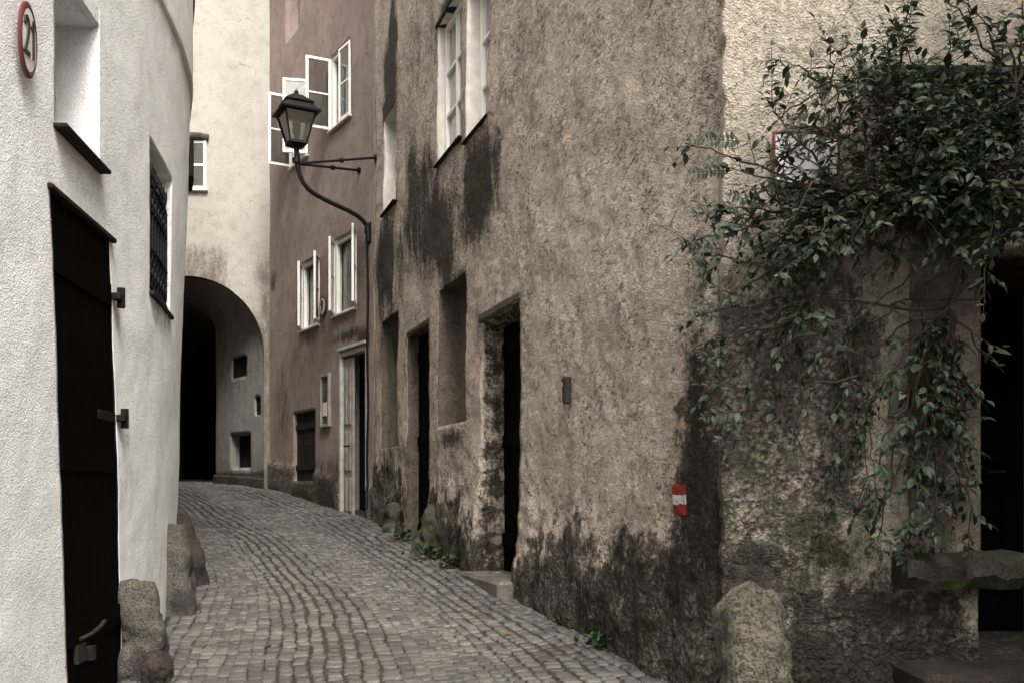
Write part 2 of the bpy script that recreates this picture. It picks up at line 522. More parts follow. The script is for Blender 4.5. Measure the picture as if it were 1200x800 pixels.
def build_wall(w, name, mats, parent, s0, s1, z0, ztop, zvis, res, openings, disp, stain_shade=(), wear_shade=None, moss=(), lean=None, warp=None,
               seed=0, yref=7.0, edge0=0.0, edge1=0.0, rough_reveal=.006, res_of=None):
    # s breaks
    def fill(brks, stepf):
        brks = sorted(set(round(b, 5) for b in brks))
        o = []
        for a, b in zip(brks[:-1], brks[1:]):
            h = stepf((a + b) / 2)
            # variable spacing
            x = a
            seg = [a]
            while True:
                h = stepf(x)
                if x + h * 1.4 >= b: break
                x += h; seg.append(x)
            o.extend(seg)
        o.append(brks[-1])
        return np.array(o)
    def hs(s):
        y = w.y(s)
        if y < 3.6: return .35
        return res * max(.7, y / yref)
    sb = [s0, s1] + [q for o in openings for q in (o['s'][0], o['s'][1])]
    zb = [z0, ztop] + ([zvis] if zvis < ztop else []) + [q for o in openings for q in (o['z'][0], o['z'][1])]
    SL = fill(sb, hs)
    ZL = fill(zb, lambda z: res if z < zvis else .3)
    ns, nz = len(SL), len(ZL)
    SS, ZZ = np.meshgrid(SL, ZL, indexing='ij')
    S, Z = SS.ravel(), ZZ.ravel()
    ix = lambda i, j: i * nz + j
    hole = np.zeros((ns - 1, nz - 1), bool)
    cs, cz = (SL[:-1] + SL[1:]) / 2, (ZL[:-1] + ZL[1:]) / 2
    for o in openings:
        hole |= ((cs > o['s'][0]) & (cs < o['s'][1]))[:, None] & ((cz > o['z'][0]) & (cz < o['z'][1]))[None, :]
    ii, jj = np.nonzero(~hole)
    faces = np.stack([ix(ii, jj), ix(ii + 1, jj), ix(ii + 1, jj + 1), ix(ii, jj + 1)], 1).tolist()
    mi = [0] * len(faces)
    Sw = S + (warp(S, Z) if warp else 0)
    X, Y = w.pos(Sw); NX, NY = w.nrm(Sw)
    base = np.stack([X, Y, Z], 1)
    dd = disp(base, Sw, Z) + (lean(Sw, Z, Y) if lean else 0)
    V = base + np.stack([NX * dd, NY * dd, 0 * dd], 1)
    A_st = blobs_eval(w, S, Z, stain_shade, seed + 3)
    A_mo = blobs_eval(w, S, Z, moss, seed + 9) if moss else np.zeros(len(S))
    A_we = wear_shade(S, Z, Y) if wear_shade else np.zeros(len(S))
    V, A_st, A_mo, A_we = V.tolist(), A_st.tolist(), A_mo.tolist(), A_we.tolist()
    def edge_idx(o):
        i0, i1 = int(np.argmin(abs(SL - o['s'][0]))), int(np.argmin(abs(SL - o['s'][1])))
        j0, j1 = int(np.argmin(abs(ZL - o['z'][0]))), int(np.argmin(abs(ZL - o['z'][1])))
        L = [(i, j0) for i in range(i0, i1)] + [(i1, j) for j in range(j0, j1)] + [(i, j1) for i in range(i1, i0, -1)] + [(i0, j) for j in range(j1, j0, -1)]
        return L
    for o in openings:
        L = edge_idx(o)
        n = len(L)
        so, zo = o['s'], o['z']
        si, zi = o.get('si', so), o.get('zi', zo)
        depth = o['depth']
        K = o.get('k', max(2, int(depth / .04)))
        rg = o.get('rough', rough_reveal)
        rings = [[ix(i, j) for (i, j) in L]]
        for k in range(1, K + 1):
            f = k / K
            ring = []
            sa = np.array([SL[i] for i, j in L]); za = np.array([ZL[j] for i, j in L])
            ts = (sa - so[0]) / (so[1] - so[0]); tz = (za - zo[0]) / (zo[1] - zo[0])
            s2 = sa * (1 - f) + f * (si[0] + ts * (si[1] - si[0]))
            z2 = za * (1 - f) + f * (zi[0] + tz * (zi[1] - zi[0]))
            if warp: s2w = s2 + warp(s2, z2)
            else: s2w = s2
            x, y = w.pos(s2w)
            nx, ny = w.nrm(np.full(n, (so[0] + so[1]) / 2))
            nl = (lean(s2w, z2, y) if lean else 0)
            p = np.stack([x + nx * (nl - depth * f), y + ny * (nl - depth * f), z2], 1)
            fade = 1.0 if k < K else .3
            for ax in range(3):
                p[:, ax] += fbm(p, 8, 3, seed + 40 + ax) * rg * 2 * fade
            b = len(V)
            V.extend(p.tolist())
            sv = o.get('stain_shade', 0.0)
            A_st.extend([sv] * n); A_mo.extend([0] * n); A_we.extend([o.get('wear_shade', 0.0)] * n)
            ring = list(range(b, b + n))
            rings.append(ring)
        for a, b in zip(rings[:-1], rings[1:]):
            for q in range(n):
                q2 = (q + 1) % n
                faces.append([a[q], a[q2], b[q2], b[q]]); mi.append(o.get('m', 0))
        if 'back' in o:
            last = rings[-1]
            # back sheet as a coarse grid fan
            c = np.mean([V[i] for i in last], axis=0)
            b = len(V); V.append(c.tolist()); A_st.append(o.get('stain_shade', 0)); A_mo.append(0); A_we.append(0)
            for q in range(n):
                faces.append([last[q], last[(q + 1) % n], b]); mi.append(o['back'])
    # edge returns
    for (e, i) in ((edge0, 0), (edge1, ns - 1)):
        if e:
            col = [ix(i, j) for j in range(nz)]
            b = len(V)
            nx, ny = w.nrm(SL[i])
            for c in col:
                p = V[c]; V.append([p[0] - nx * e, p[1] - ny * e, p[2]])
                A_st.append(A_st[c]); A_mo.append(0); A_we.append(A_we[c])
            for j in range(nz - 1):
                faces.append([col[j], col[j + 1], b + j + 1, b + j]); mi.append(0)
    mb = MB(); mb.v = V; mb.f = [tuple(f) for f in faces]; mb.m = mi
    mb.att = {'stain_shade': A_st, 'moss': A_mo, 'wear_shade': A_we}
    return mb.build(name, mats, parent, smooth=True)

# ================================================================= GROUND
mb = MB()
gx = np.concatenate([np.linspace(-45, -9, 8), np.linspace(-8.5, 4, 64), np.linspace(5, 45, 8)])
gy = np.concatenate([np.linspace(-40, -2, 12), np.linspace(-1, 26, 190), np.linspace(28, 60, 10)])
GX, GY = np.meshgrid(gx, gy, indexing='ij'); GX, GY = GX.ravel(), GY.ravel()
GZ = zst(GY) + fbm(np.stack([GX, GY, GX * 0], 1), .9, 3, 77) * .022 - .013
vs = np.stack([GX, GY, GZ], 1).tolist()
ny_ = len(gy)
mb.add(vs, [(i * ny_ + j, (i + 1) * ny_ + j, (i + 1) * ny_ + j + 1, i * ny_ + j + 1) for i in range(len(gx) - 1) for j in range(ny_ - 1)])
tag(mb.build('ground', M['dirt'], smooth=True), kind='structure')

# cobbles -----------------------------------------------------------------
def edgeXL(y):
    a = np.interp(y, WHITE.Y, WHITE.X); b = np.interp(y, PASSL.Y, PASSL.X)
    return np.where(y < TY, a, b)
def edgeXR(y):
    xb = 1.06 + (5.11 - y) * .342
    a = np.interp(y, np.concatenate([BROWN.Y[60:], RED.Y[1:]]), np.concatenate([BROWN.X[60:], RED.X[1:]]))
    b = np.interp(y, PASSR.Y, PASSR.X)
    return np.where(y < 5.3, xb, np.where(y < TY, a, b))
def cob_z(x, y):
    P = np.stack([x, y, x * 0], 1)
    return zst(y) + fbm(P, .9, 3, 77) * .022

SV, SF = [], []
cnt = 0
def stone_at(cx, cy, ax, ay, w, l):
    """one rounded sett centred (cx,cy); (ax,ay) unit vector along its length"""
    global cnt
    bx, by = ay, -ax
    hw, hl = w / 2, l / 2
    ch = min(hw, hl) * random.uniform(.25, .5)
    ring = [(-hw + ch, -hl), (hw - ch, -hl), (hw, -hl + ch), (hw, hl - ch), (hw - ch, hl), (-hw + ch, hl), (-hw, hl - ch), (-hw, -hl + ch)]
    jit = [(random.uniform(-.006, .006), random.uniform(-.006, .006)) for _ in ring]
    ring = [(a + j[0], b + j[1]) for (a, b), j in zip(ring, jit)]
    tx_, ty_ = random.gauss(0, .03), random.gauss(0, .03)
    dz = random.gauss(0, .0028)
    b0 = len(SV)
    for sc, h in ((1.0, -.03), (1.0, -.006), (.91, -.001), (.5, .0005)):
        for (a, b) in ring:
            a2, b2 = a * sc, b * sc
            SV.append((cx + bx * a2 + ax * b2, cy + by * a2 + ay * b2, h + dz + a2 * tx_ + b2 * ty_))
    for r in range(3):
        for k in range(8):
            k2 = (k + 1) % 8
            SF.append((b0 + r * 8 + k, b0 + r * 8 + k2, b0 + r * 8 + 8 + k2, b0 + r * 8 + 8 + k))
    SF.append(tuple(b0 + 24 + k for k in range(8)))
    cnt += 1

NC = 34
us = np.cumsum(np.concatenate([[0], rng.uniform(.85, 1.15, NC)])); us /= us[-1]
for k in range(NC):
    ph = random.uniform(0, 6)
    y = 2.2 + random.uniform(0, .1)
    zone_c = us[k] > .60
    while y < 25:
        l = random.uniform(.066, .112) if not zone_c else random.uniform(.06, .10)
        if random.random() < .08: l *= 1.3
        ym = y + l / 2
        def col_x(u, yy):
            xl, xr = float(edgeXL(np.array(yy))), float(edgeXR(np.array(yy)))
            wav = .020 * math.sin(yy * 1.6 + u * 5) + .007 * math.sin(yy * 5.3 + u * 31) + .004 * math.sin(yy * 11 + u * 57)
            return xl + (xr - xl) * u + wav * (1.0 if .02 < u < .98 else 0)
        x0, x1 = col_x(us[k], ym), col_x(us[k + 1], ym)
        x0b, x1b = col_x(us[k], ym + .2), col_x(us[k + 1], ym + .2)
        dx = ((x0b + x1b) - (x0 + x1)) / 2
        ln = math.hypot(dx, .2)
        wd = abs(x1 - x0) * .2 / ln
        # shallow arcs: setts of neighbouring columns step along a curve
        arc = .16 * math.sin((us[k] + us[k + 1]) * 7.3 + .6)
        cxm, cym = (x0 + x1) / 2, ym + arc
        turn = random.gauss(0, .05) + (.22 * math.sin(cym * 1.3 + us[k] * 5) if zone_c else .08 * math.sin(cym * 1.7))
        ax, ay = dx / ln, .2 / ln
        ca, sa = math.cos(turn), math.sin(turn)
        ax, ay = ax * ca - ay * sa, ax * sa + ay * ca
        stone_at(cxm + random.gauss(0, .004), cym, ax, ay, wd - random.uniform(.002, .009), l - random.uniform(.002, .008))
        y += l
# the small court in front of the pale house
x = 1.62
while x < 3.35:
    wd = random.uniform(.09, .12)
    y = 1.2 + random.uniform(0, .1)
    while y < 5.0:
        l = random.uniform(.08, .12)
        if x > 1.1 + (5.0 - y) * .342 + .08:
            stone_at(x + wd / 2, y + l / 2, 0.0, 1.0, wd - .014, l - .012)
        y += l
    x += wd
A = np.array(SV)
A[:, 2] += cob_z(A[:, 0], A[:, 1])
mb = MB(); mb.v = A.tolist(); mb.f = SF; mb.m = [0] * len(SF)
tag(mb.build('street', M['cobble'], smooth=True, fixn=False), kind='structure')

def ground_at(px, py):
    lo, hi = 3.0, 25.0
    for _ in range(60):
        m_ = (lo + hi) / 2
        if EYE - float(zst(m_)) > (py - HY) * m_ / F: lo = m_
        else: hi = m_
    return Vector(((px - CX) / F * lo, lo, float(zst(lo))))

# ================================================================= HELPERS FOR WINDOWS
def frame_bars(mb, fr, a0, a1, c0, c1, b0, b1, wf, cols=1, rows=1, mw=.022, m=0):
    mb.box(fr, a0, a0 + wf, b0, b1, c0, c1, m, .004)
    mb.box(fr, a1 - wf, a1, b0, b1, c0, c1, m, .004)
    mb.box(fr, a0 + wf, a1 - wf, b0, b1, c0, c0 + wf, m, .004)
    mb.box(fr, a0 + wf, a1 - wf, b0, b1, c1 - wf, c1, m, .004)
    ia0, ia1, ic0, ic1 = a0 + wf, a1 - wf, c0 + wf, c1 - wf
    for i in range(1, cols):
        x = ia0 + (ia1 - ia0) * i / cols
        mb.box(fr, x - mw / 2, x + mw / 2, b0 + .004, b1 - .004, ic0, ic1, m)
    for j in range(1, rows):
        z = ic0 + (ic1 - ic0) * j / rows
        mb.box(fr, ia0, ia1, b0 + .007, b1 - .007, z - mw / 2, z + mw / 2, m)

def leaf_sash(parent, fr, W, H, wf, rows, name='sash', pane=True, flip=1, thick=.035):
    """a casement leaf: frame origin at its hinge foot, u along the leaf"""
    mb = MB()
    frame_bars(mb, fr, 0, W, 0, H, -thick / 2, thick / 2, wf, 1, rows)
    if pane:
        mb.box(fr, wf, W - wf, -.003, .003, wf, H - wf, 1)
    return mb.build(name, [M['paint'], M['glass']], parent)

def rot_fr(fr_o, u, n, ang):
    c, s = math.cos(ang), math.sin(ang)
    u2 = u * c + n * s
    n2 = n * c - u * s
    return Fr(fr_o, u2, n2)

def plain_roof(parent, w, s0, s1, zt, over, back, rise, name='roof'):
    mb = MB()
    ss = np.linspace(s0, s1, 14)
    rings = []
    for s in ss:
        x, y = w.pos(s); nx, ny = w.nrm(s)
        prof = [(over, -.05), (over, .08), (-back, rise), (-back, rise - .15)]
        rings.append([(x + nx * a, y + ny * a, zt + b + .02) for a, b in prof])
    mb.rings(rings)
    return mb.build(name, M['tiles'], parent)

# ================================================================= WHITE HOUSE
wh = thing('house', (-2.6, 5.5, .55), 'bright white plastered house with curving wall and black door on the left', 'house', 'old houses lining the alley')
Wd = WHITE
def white_warp(S, Z):
    a, b = Wd.hit(57), Wd.hit(128)
    bump = sstep(a - .7, a, S) * (1 - sstep(b, b + .8, S))
    return .27 * np.clip((2.97 - Z) / 2.3, 0, 1.1) * bump
def white_disp(P, S, Z):
    y = P[:, 1]
    d = fbm(P, 1.1, 3, 11) * .016 + fbm(P, 7, 3, 12) * .004
    zc = 4.9 + .1 * (y - 6.65)
    d = d + .02 * sstep(zc - .01, zc + .01, Z)          # upper storey sits slightly proud
    return d
def white_lean(S, Z, Y):
    return .085 * sstep(2.0, 5.5, Z) * sstep(6.2, 8.6, Y) - .035 * sstep(3, 0.5, Z) * sstep(6.0, 8.0, Y)
o_win = dict(s=(Wd.hit(66), Wd.hit(110)), z=(3.28, 3.98), depth=.34, m=1, rough=.002)
o_door = dict(s=(Wd.hit(57), Wd.hit(128)), z=(.50, 2.965), m=2, depth=.03, rough=.003)
o_gr = dict(s=(Wd.hit(175), Wd.hit(197.5)), z=(2.88, 3.86), depth=.11, rough=.003, back=0)
build_wall(Wd, 'wall', [M['white'], M['white'], M['black']], wh, 0.0, Wd.L - .05, 0.0, 8.4, 5.9, .03, [o_win, o_door, o_gr], white_disp,
           lean=white_lean, warp=white_warp, seed=1, yref=6.0, edge1=.4,
           stain_shade=[(165, 720, 30, 60, .22), (190, 660, 20, 60, .2), (40, 790, 60, 60, .18), (136, 372, 8, 26, .4), (144, 512, 8, 26, .35), (25, 110, 10, 24, .2), (60, 210, 30, 10, .25), (90, 215, 40, 18, .22), (187, 372, 14, 22, .45)],
           wear_shade=lambda S, Z, Y: .30 * (1 - sstep(.0, .22, Z - zst(Y))))
plain_roof(wh, Wd, 0.0, Wd.L, 8.4, .35, 4.0, 2.6)
# window behind the deep reveal
def white_fr(sa, sb, z, out):
    return Wd.frame(sa, sb, z, out)
fr = white_fr(*o_win['s'], 3.28, -.33)
mb = MB(); frame_bars(mb, fr, 0.002, fr.W - .002, .002, .698, -.03, .03, .05, 2, 1)
win = mb.build('window', M['paint'], wh)
mb = MB(); mb.box(fr, .05, fr.W - .05, -.012, -.006, .05, .65); mb.build('pane', M['pane'], win)
fr = white_fr(Wd.hit(63), Wd.hit(117), 3.28, 0)
mb = MB(); mb.box(fr, .0, fr.W, -.12, .06, -.022, .0, 0, .005); mb.build('sill', M['darkwood'], win)
# raised plaster band round the window
mb = MB(); 
fr = white_fr(Wd.hit(110), Wd.hit(117.5), 3.28, 0)
mb.box(fr, .004, fr.W, -.05, .026, .004, .80, 0, .006)
fr = white_fr(Wd.hit(66), Wd.hit(110), 3.985, 0)
mb.box(fr, 0, fr.W + .003, -.05, .026, .004, .095, 0, .006)
mb.build('window_surround', M['white'], wh)

# door
sa, sb = o_door['s']
fr = Wd.frame(sa, sb, .5, 0)
def door_pt(a, b, c):       # a in 0..1 across, follows the slanted opening
    z = .5 + c
    s = sa + (sb - sa) * a
    s = s + float(white_warp(np.array([s]), np.array([z]))[0])
    x, y = Wd.pos(s); nx, ny = Wd.nrm((sa + sb) / 2)
    b += .028
    return (x + nx * b, y + ny * b, z)
mb = MB()
NPL = 7
for k in range(NPL):
    a0, a1 = k / NPL + .004 - (.03 if k == 0 else 0), (k + 1) / NPL - .004 + (.03 if k == NPL - 1 else 0)
    vs, fs = [], []
    for c in np.linspace(.01, 2.455, 9):
        for (a, b) in ((a0, -.09), (a0, -.035), (a1, -.035), (a1, -.09)):
            vs.append(door_pt(a, b, float(c)))
    mb.rings([vs[i * 4:(i + 1) * 4] for i in range(9)])
bk = []
for c in np.linspace(.0, 2.46, 9):
    bk.append([door_pt(a, b, float(c)) for (a, b) in ((0.0, -.12), (0.0, -.075), (1.0, -.075), (1.0, -.12))])
mb.rings(bk)
for c in (.35, 1.2, 2.1):
    mb.rings([[door_pt(a, b, cc) for (b, cc) in ((-.036, c), (-.02, c), (-.02, c + .12), (-.036, c + .12))] for a in (.02, .98)])
door = mb.build('door', M['blackdoor'], wh)
mb = MB()
x0, y0 = Wd.pos(sa - .03); x1, y1 = Wd.pos(sb + .05)
fr = Wd.frame(sa - .03, sb + .05, 2.955, 0)
mb.box(fr, 0, fr.W, -.055, .028, -.004, .022, 0, .005); mb.build('lintel', M['darkwood'], door)
for (px, py) in ((129, 347), (137, 488)):
    z = EYE + (HY - py) * 5.45 / F
    c = z - .5
    mb = MB()
    f2 = Wd.frame(sb + float(white_warp(np.array([sb]), np.array([z]))[0]), None, z, 0)
    mb.box(f2, -.30, .06, -.022, -.004, -.025, .025, 0, .003)
    mb.box(f2, .005, .075, .0, .05, -.018, .018, 0, .003)
    mb.tube([f2.p(.07, .035, -.055), f2.p(.07, .035, .055)], .022, 8)
    mb.build('hinge', M['iron'], door)
mb = MB()
f2 = Wd.frame(sa, sb, 0, 0)
zl = .82
p = lambda a, b, z: Vector(door_pt(a, b, z - .5))
mb.rings([[p(a, b, z) for (b, z) in ((-.033, zl - .06), (-.012, zl - .06), (-.012, zl + .03), (-.033, zl + .03))] for a in (.10, .24)])
mb.tube([p(.14, -.01, zl + .06), p(.22, .02, zl + .075), p(.34, .03, zl + .095), p(.42, .03, zl + .115)], .010, 8)
mb.rings([[p(a, b, z) for (b, z) in ((-.033, zl - .07), (.005, zl - .07), (.005, zl + .0), (-.033, zl + .0))] for a in (.29, .34)])
mb.build('latch', M['oldiron'], door)

# grille window
sg0, sg1 = o_gr['s']
fr = Wd.frame(sg0, sg1, 2.88, 0)
mb = MB(); frame_bars(mb, fr, .01, fr.W - .01, .01, .84, -.104, -.07, .05, 2, 3)
gwin = mb.build('window', M['darkwood'], wh)
mb = MB(); mb.box(fr, .05, fr.W - .05, -.095, -.088, .05, .80); mb.build('pane', M['black'], gwin)
mb = MB(); fr2 = Wd.frame(sg0 - .02, sg1 + .04, 2.88, 0); mb.box(fr2, 0, fr2.W, -.1, .035, -.03, 0.0, 0, .006); mb.build('sill', M['darkwood'], gwin)
mb = MB()
Wg = fr.W
nb = 7
for k in range(nb):
    a = Wg * (k + .5) / nb
    top = .76 + .06 * math.sin(k * 1.9)
    pts = [fr.p(a, -.03, .03), fr.p(a, -.012, .10), fr.p(a, -.01, .4), fr.p(a, -.01, .6), fr.p(a, -.012, top)]
    for q in range(1, 9):                       # scroll at the top of each bar
        an = q * .75
        r = .045 * (1 - q / 10)
        sg = 1 if k % 2 else -1
        pts.append(fr.p(a + sg * (.045 - r * math.cos(an)), -.012, top + r * math.sin(an)))
    mb.tube(pts, .011, 6)
for c in (.05, .3, .55, .72):
    mb.tube([fr.p(-.01, -.02, c), fr.p(.02, -.012, c), fr.p(Wg / 2, .0, c), fr.p(Wg - .02, -.012, c), fr.p(Wg + .01, -.02, c)], .010, 6)
for k in range(nb - 1):                         # rings and scrolls between the bars
    a = Wg * (k + 1) / nb
    for c in (.175, .635):
        mb.tube([fr.p(a + .04 * math.cos(q), -.008, c + .05 * math.sin(q)) for q in np.linspace(0, 6.28, 13)], .009, 5)
    mb.tube([fr.p(a + .035 * math.cos(q) * (1 - q / 9), -.006, .80 + .06 * math.sin(q) * (1 - q / 9)) for q in np.linspace(0, 7.5, 13)], .010, 5)
mb.build('grille', M['iron'], gwin)

# string course that runs round the curve
mb = MB()
rings = []
for s in np.linspace(Wd.hit(30), Wd.L - .2, 90):
    x, y = Wd.pos(s); nx, ny = Wd.nrm(s)
    z = 4.9 + .1 * (y - 6.65)
    l = float(white_lean(np.array([s]), np.array([z]), np.array([y]))[0])
    rings.append([(x + nx * (a + l), y + ny * (a + l), z + b) for a, b in ((-.03, -.03), (.016, -.022), (.028, -.006), (.028, .006), (.018, .014), (-.03, .03))])
mb.rings(rings)
mb.build('string_course', M['white'], wh, smooth=False)
# wooden shutters far round the curve
for (s, z0, z1, nm) in ((Wd.hit(214) + .75, 6.05, 7.4, 'shutter'), (Wd.hit(214) + .5, 4.45, 4.8, 'shutter')):
    f2 = Wd.frame(s, None, z0, .02)
    l = float(white_lean(np.array([s]), np.array([z0]), np.array([Wd.y(s)]))[0])
    f2.o += f2.n * l
    mb = MB()
    mb.box(f2, -.25, .25, -.03, .03, 0, z1 - z0, 0, .006)
    for q in range(6):
        zq = (z1 - z0) * (q + .5) / 6
        mb.box(f2, -.2, .2, .03, .037, zq - .03, zq + .03)
    mb.build(nm, M['darkwood'], wh)

# ================================================================= BROWN HOUSE
br = thing('house', (.4, 8.2, .76), 'brown roughcast house with black algae streaks, deep doorway and blind niches', 'house', 'old houses lining the alley')
B = BROWN
hb = B.hit
o_w1 = dict(s=(hb(540.5), hb(513.5)), z=(5.02, 6.48), depth=.20, m=1, rough=.002)
o_w2 = dict(s=(hb(573), hb(547)), z=(4.91, 6.36), depth=.20, m=1, rough=.002)
o_n = dict(s=(hb(463), hb(449.5)), z=(5.25, 6.5), depth=.22, m=1, rough=.002)
o_b1 = dict(s=(hb(466), hb(447.5)), z=(2.16, 3.84), depth=.10, back=2, stain_shade=.2, m=2)
o_b2 = dict(s=(hb(503), hb(478)), z=(.85, 3.43), depth=.17, stain_shade=.2, m=2)
o_b3 = dict(s=(hb(545), hb(514)), z=(2.27, 3.70), depth=.22, back=2, stain_shade=.12, m=2)
o_d = dict(s=(hb(609), hb(563)), z=(.86, 3.13), depth=.30, rough=.018, wear_shade=.5, stain_shade=.45,
           si=(hb(609) + .02, hb(563) - .03), zi=(.86, 3.08))
def brown_disp(P, S, Z):
    y = P[:, 1]
    h = Z - zst(y)
    low = 1 - sstep(.25, 1.35, h + fbm(P, 1.4, 3, 5) * .5)
    near = 1 - sstep(5.3, 6.6, y)
    d = fbm(P, .8, 3, 21) * .035 + fbm(P, 3.2, 3, 22) * .016 + fbm(P, 13, 3, 23) * .0075
    d = d + low * (fbm(P, 5, 4, 24) * .045 + .01)
    rg = fbm(P, 9, 4, 25)
    d = d - near * low * np.abs(rg) * .035
    # battered foot
    d = d + .06 * (1 - sstep(0, .9, h))
    return d
def brown_wear_shade(S, Z, Y):
    h = Z - zst(Y)
    P = np.stack([S, Z, S * 0], 1)
    nn = fbm(P, 1.1, 4, 31)
    w = .85 * (1 - sstep(.1, 1.0, h + nn * .55))
    near = 1 - sstep(.15, .75, S - hb(845))
    w = np.maximum(w, near * .8 * (1 - sstep(1.2, 2.4, h + nn * .4)))
    return w
stB = [ (562, 215, 22, 65, 1.25), (553, 240, 16, 55, 1.1), (578, 185, 12, 40, .9), (512, 262, 30, 60, 1.2), (524, 285, 16, 70, 1.1), (488, 235, 20, 80, 1.1),
        (478, 270, 14, 50, .8), (500, 200, 10, 40, .6), (540, 262, 16, 30, .75),
        (457, 85, 9, 60, 1.9), (461, 40, 6, 55, 1.7), (455, 120, 9, 20, 1.8),
        (452, 320, 10, 70, 1.4), (454, 400, 10, 60, 1.1), (470, 300, 14, 60, .7), (523, 12, 13, 22, 1.0), (533, 5, 10, 26, .85),
        (505, 40, 9, 60, .35), (600, 95, 20, 40, .35), (486, 60, 10, 70, .4), (620, 40, 40, 40, .22),
        (530, 513, 16, 14, .95), (457, 540, 14, 40, .6), (480, 590, 16, 40, .75), (500, 610, 16, 40, .8), (540, 640, 26, 40, .75), (460, 600, 16, 24, .8),
        (545, 600, 16, 60, .4), (583, 365, 26, 9, .7), (530, 325, 18, 9, .7), (490, 385, 14, 8, .6),
        # foot of the wall near the corner: stains plus painted lower-right shade
        (820, 520, 26, 170, .95), (812, 430, 20, 90, .7), (835, 680, 26, 130, 1.0), (822, 640, 22, 80, .95), (800, 690, 26, 60, .9), (770, 670, 40, 45, .75),
        (735, 655, 40, 50, .6), (705, 690, 44, 50, .55), (655, 675, 40, 40, .5), (760, 730, 70, 50, .55), (690, 715, 70, 40, .5), (640, 690, 40, 30, .55),
        (828, 120, 22, 160, .3), (820, 330, 22, 90, .55), (790, 640, 20, 40, .7), (845, 400, 14, 200, .5), (720, 740, 170, 60, .45), (500, 560, 50, 70, .3), (685, 605, 14, 8, .55), (720, 600, 16, 10, .4), (730, 740, 60, 22, .8), (800, 780, 40, 25, .5)]  # tall corner blobs paint the shading of the rounded edge
moB = [(565, 205, 12, 30, .5), (545, 650, 16, 20, .6), (515, 650, 10, 14, .7), (730, 742, 20, 12, .6), (690, 720, 30, 12, .4)]
build_wall(B, 'wall', [M['brown'], M['paint_old'], M['blind']], br, 0.0, B.L, 0.15, 11.0, 8.4, .026, [o_w1, o_w2, o_n, o_b1, o_b2, o_b3, o_d], brown_disp,
           stain_shade=stB, wear_shade=brown_wear_shade, moss=moB, seed=2, yref=6.5, rough_reveal=.009, edge1=.4)
plain_roof(br, B, .5, B.L, 11.0, .3, 4.0, 2.4)

def tall_window(parent, w, o, inset, cols, rows, open_near=None):
    fr = w.frame(*o['s'], o['z'][0], -inset)
    W, H = fr.W, o['z'][1] - o['z'][0]
    mb = MB(); frame_bars(mb, fr, .003, W - .003, .003, H - .003, -.03, .03, .055, cols, rows, .035)
    win = mb.build('window', M['paint'], parent)
    mb = MB(); mb.box(fr, .05, W - .05, -.016, -.01, .05, H - .05); mb.build('pane', M['panegrey'], win)
    mb = MB(); f2 = w.frame(o['s'][0] - .05, o['s'][1] + .05, o['z'][0], 0)
    mb.box(f2, 0, f2.W, -.19, .045, -.016, .004, 0, .005); mb.build('sill', M['darkwood'], win)
    return win, fr, W, H
w1, fr, W, H = tall_window(br, B, o_w1, .10, 2, 3)
mb = MB(); f2 = B.frame(o_w1['s'][0] - .05, o_w1['s'][1] + .06, o_w1['z'][1], 0)
mb.box(f2, 0, f2.W, -.1, .02, .0, .05, 0, .01); mb.build('lintel', M['darkwood'], w1)
w2, fr, W, H = tall_window(br, B, o_w2, .16, 2, 3)
w3, fr, W, H = tall_window(br, B, o_n, .19, 1, 3)
# door inside the deep doorway, and in the blocked one
def board_door(parent, fr, W, H, mat, name='door', np_=6, lintel=None):
    mb = MB()
    for k in range(np_):
        mb.box(fr, W * k / np_ + .003, W * (k + 1) / np_ - .003, -.05, -.01, .0, H, 0, .004)
    for c in (.25, H * .5, H - .3):
        mb.box(fr, .03, W - .03, -.009, .012, c, c + .11, 0, .004)
    mb.box(fr, 0, W, -.09, -.055, 0, H)
    return mb.build(name, mat, parent)
fr = B.frame(o_d['s'][0], o_d['s'][1], .86, -.21)
dd = board_door(br, fr, fr.W, 2.27, M['blackdoor'])
mb = MB(); mb.tube([fr.p(.12, .0, 1.0), fr.p(.12, .05, 1.0), fr.p(.22, .05, 1.0)], .012, 6); mb.build('handle', M['iron'], dd)
mb = MB(); f2 = B.frame(o_d['s'][0] - .05, o_d['s'][1] + .06, 3.13, 0)
mb.box(f2, 0, f2.W, -.22, .012, -.005, .085, 0, .02)
mb.build('lintel', M['oldwood'], br)
fr = B.frame(o_b2['s'][0], o_b2['s'][1], .85, -.12)
d2 = board_door(br, fr, fr.W, 2.58, M['blackdoor'], np_=5)
mb = MB(); f2 = B.frame(o_b2['s'][0] - .05, o_b2['s'][1] + .06, 3.43, 0); mb.box(f2, 0, f2.W, -.14, .012, 0, .07, 0, .02); mb.build('lintel', M['oldwood'], d2)
# doorstep: worn stone slab
mb = MB()
f2 = B.frame(o_d['s'][0] - .02, o_d['s'][1] + .05, 0, 0)
mb.box(f2, 0, f2.W, -.5, .19, .55, .875, 0, .025)
mb.build('doorstep', M['step'], br)
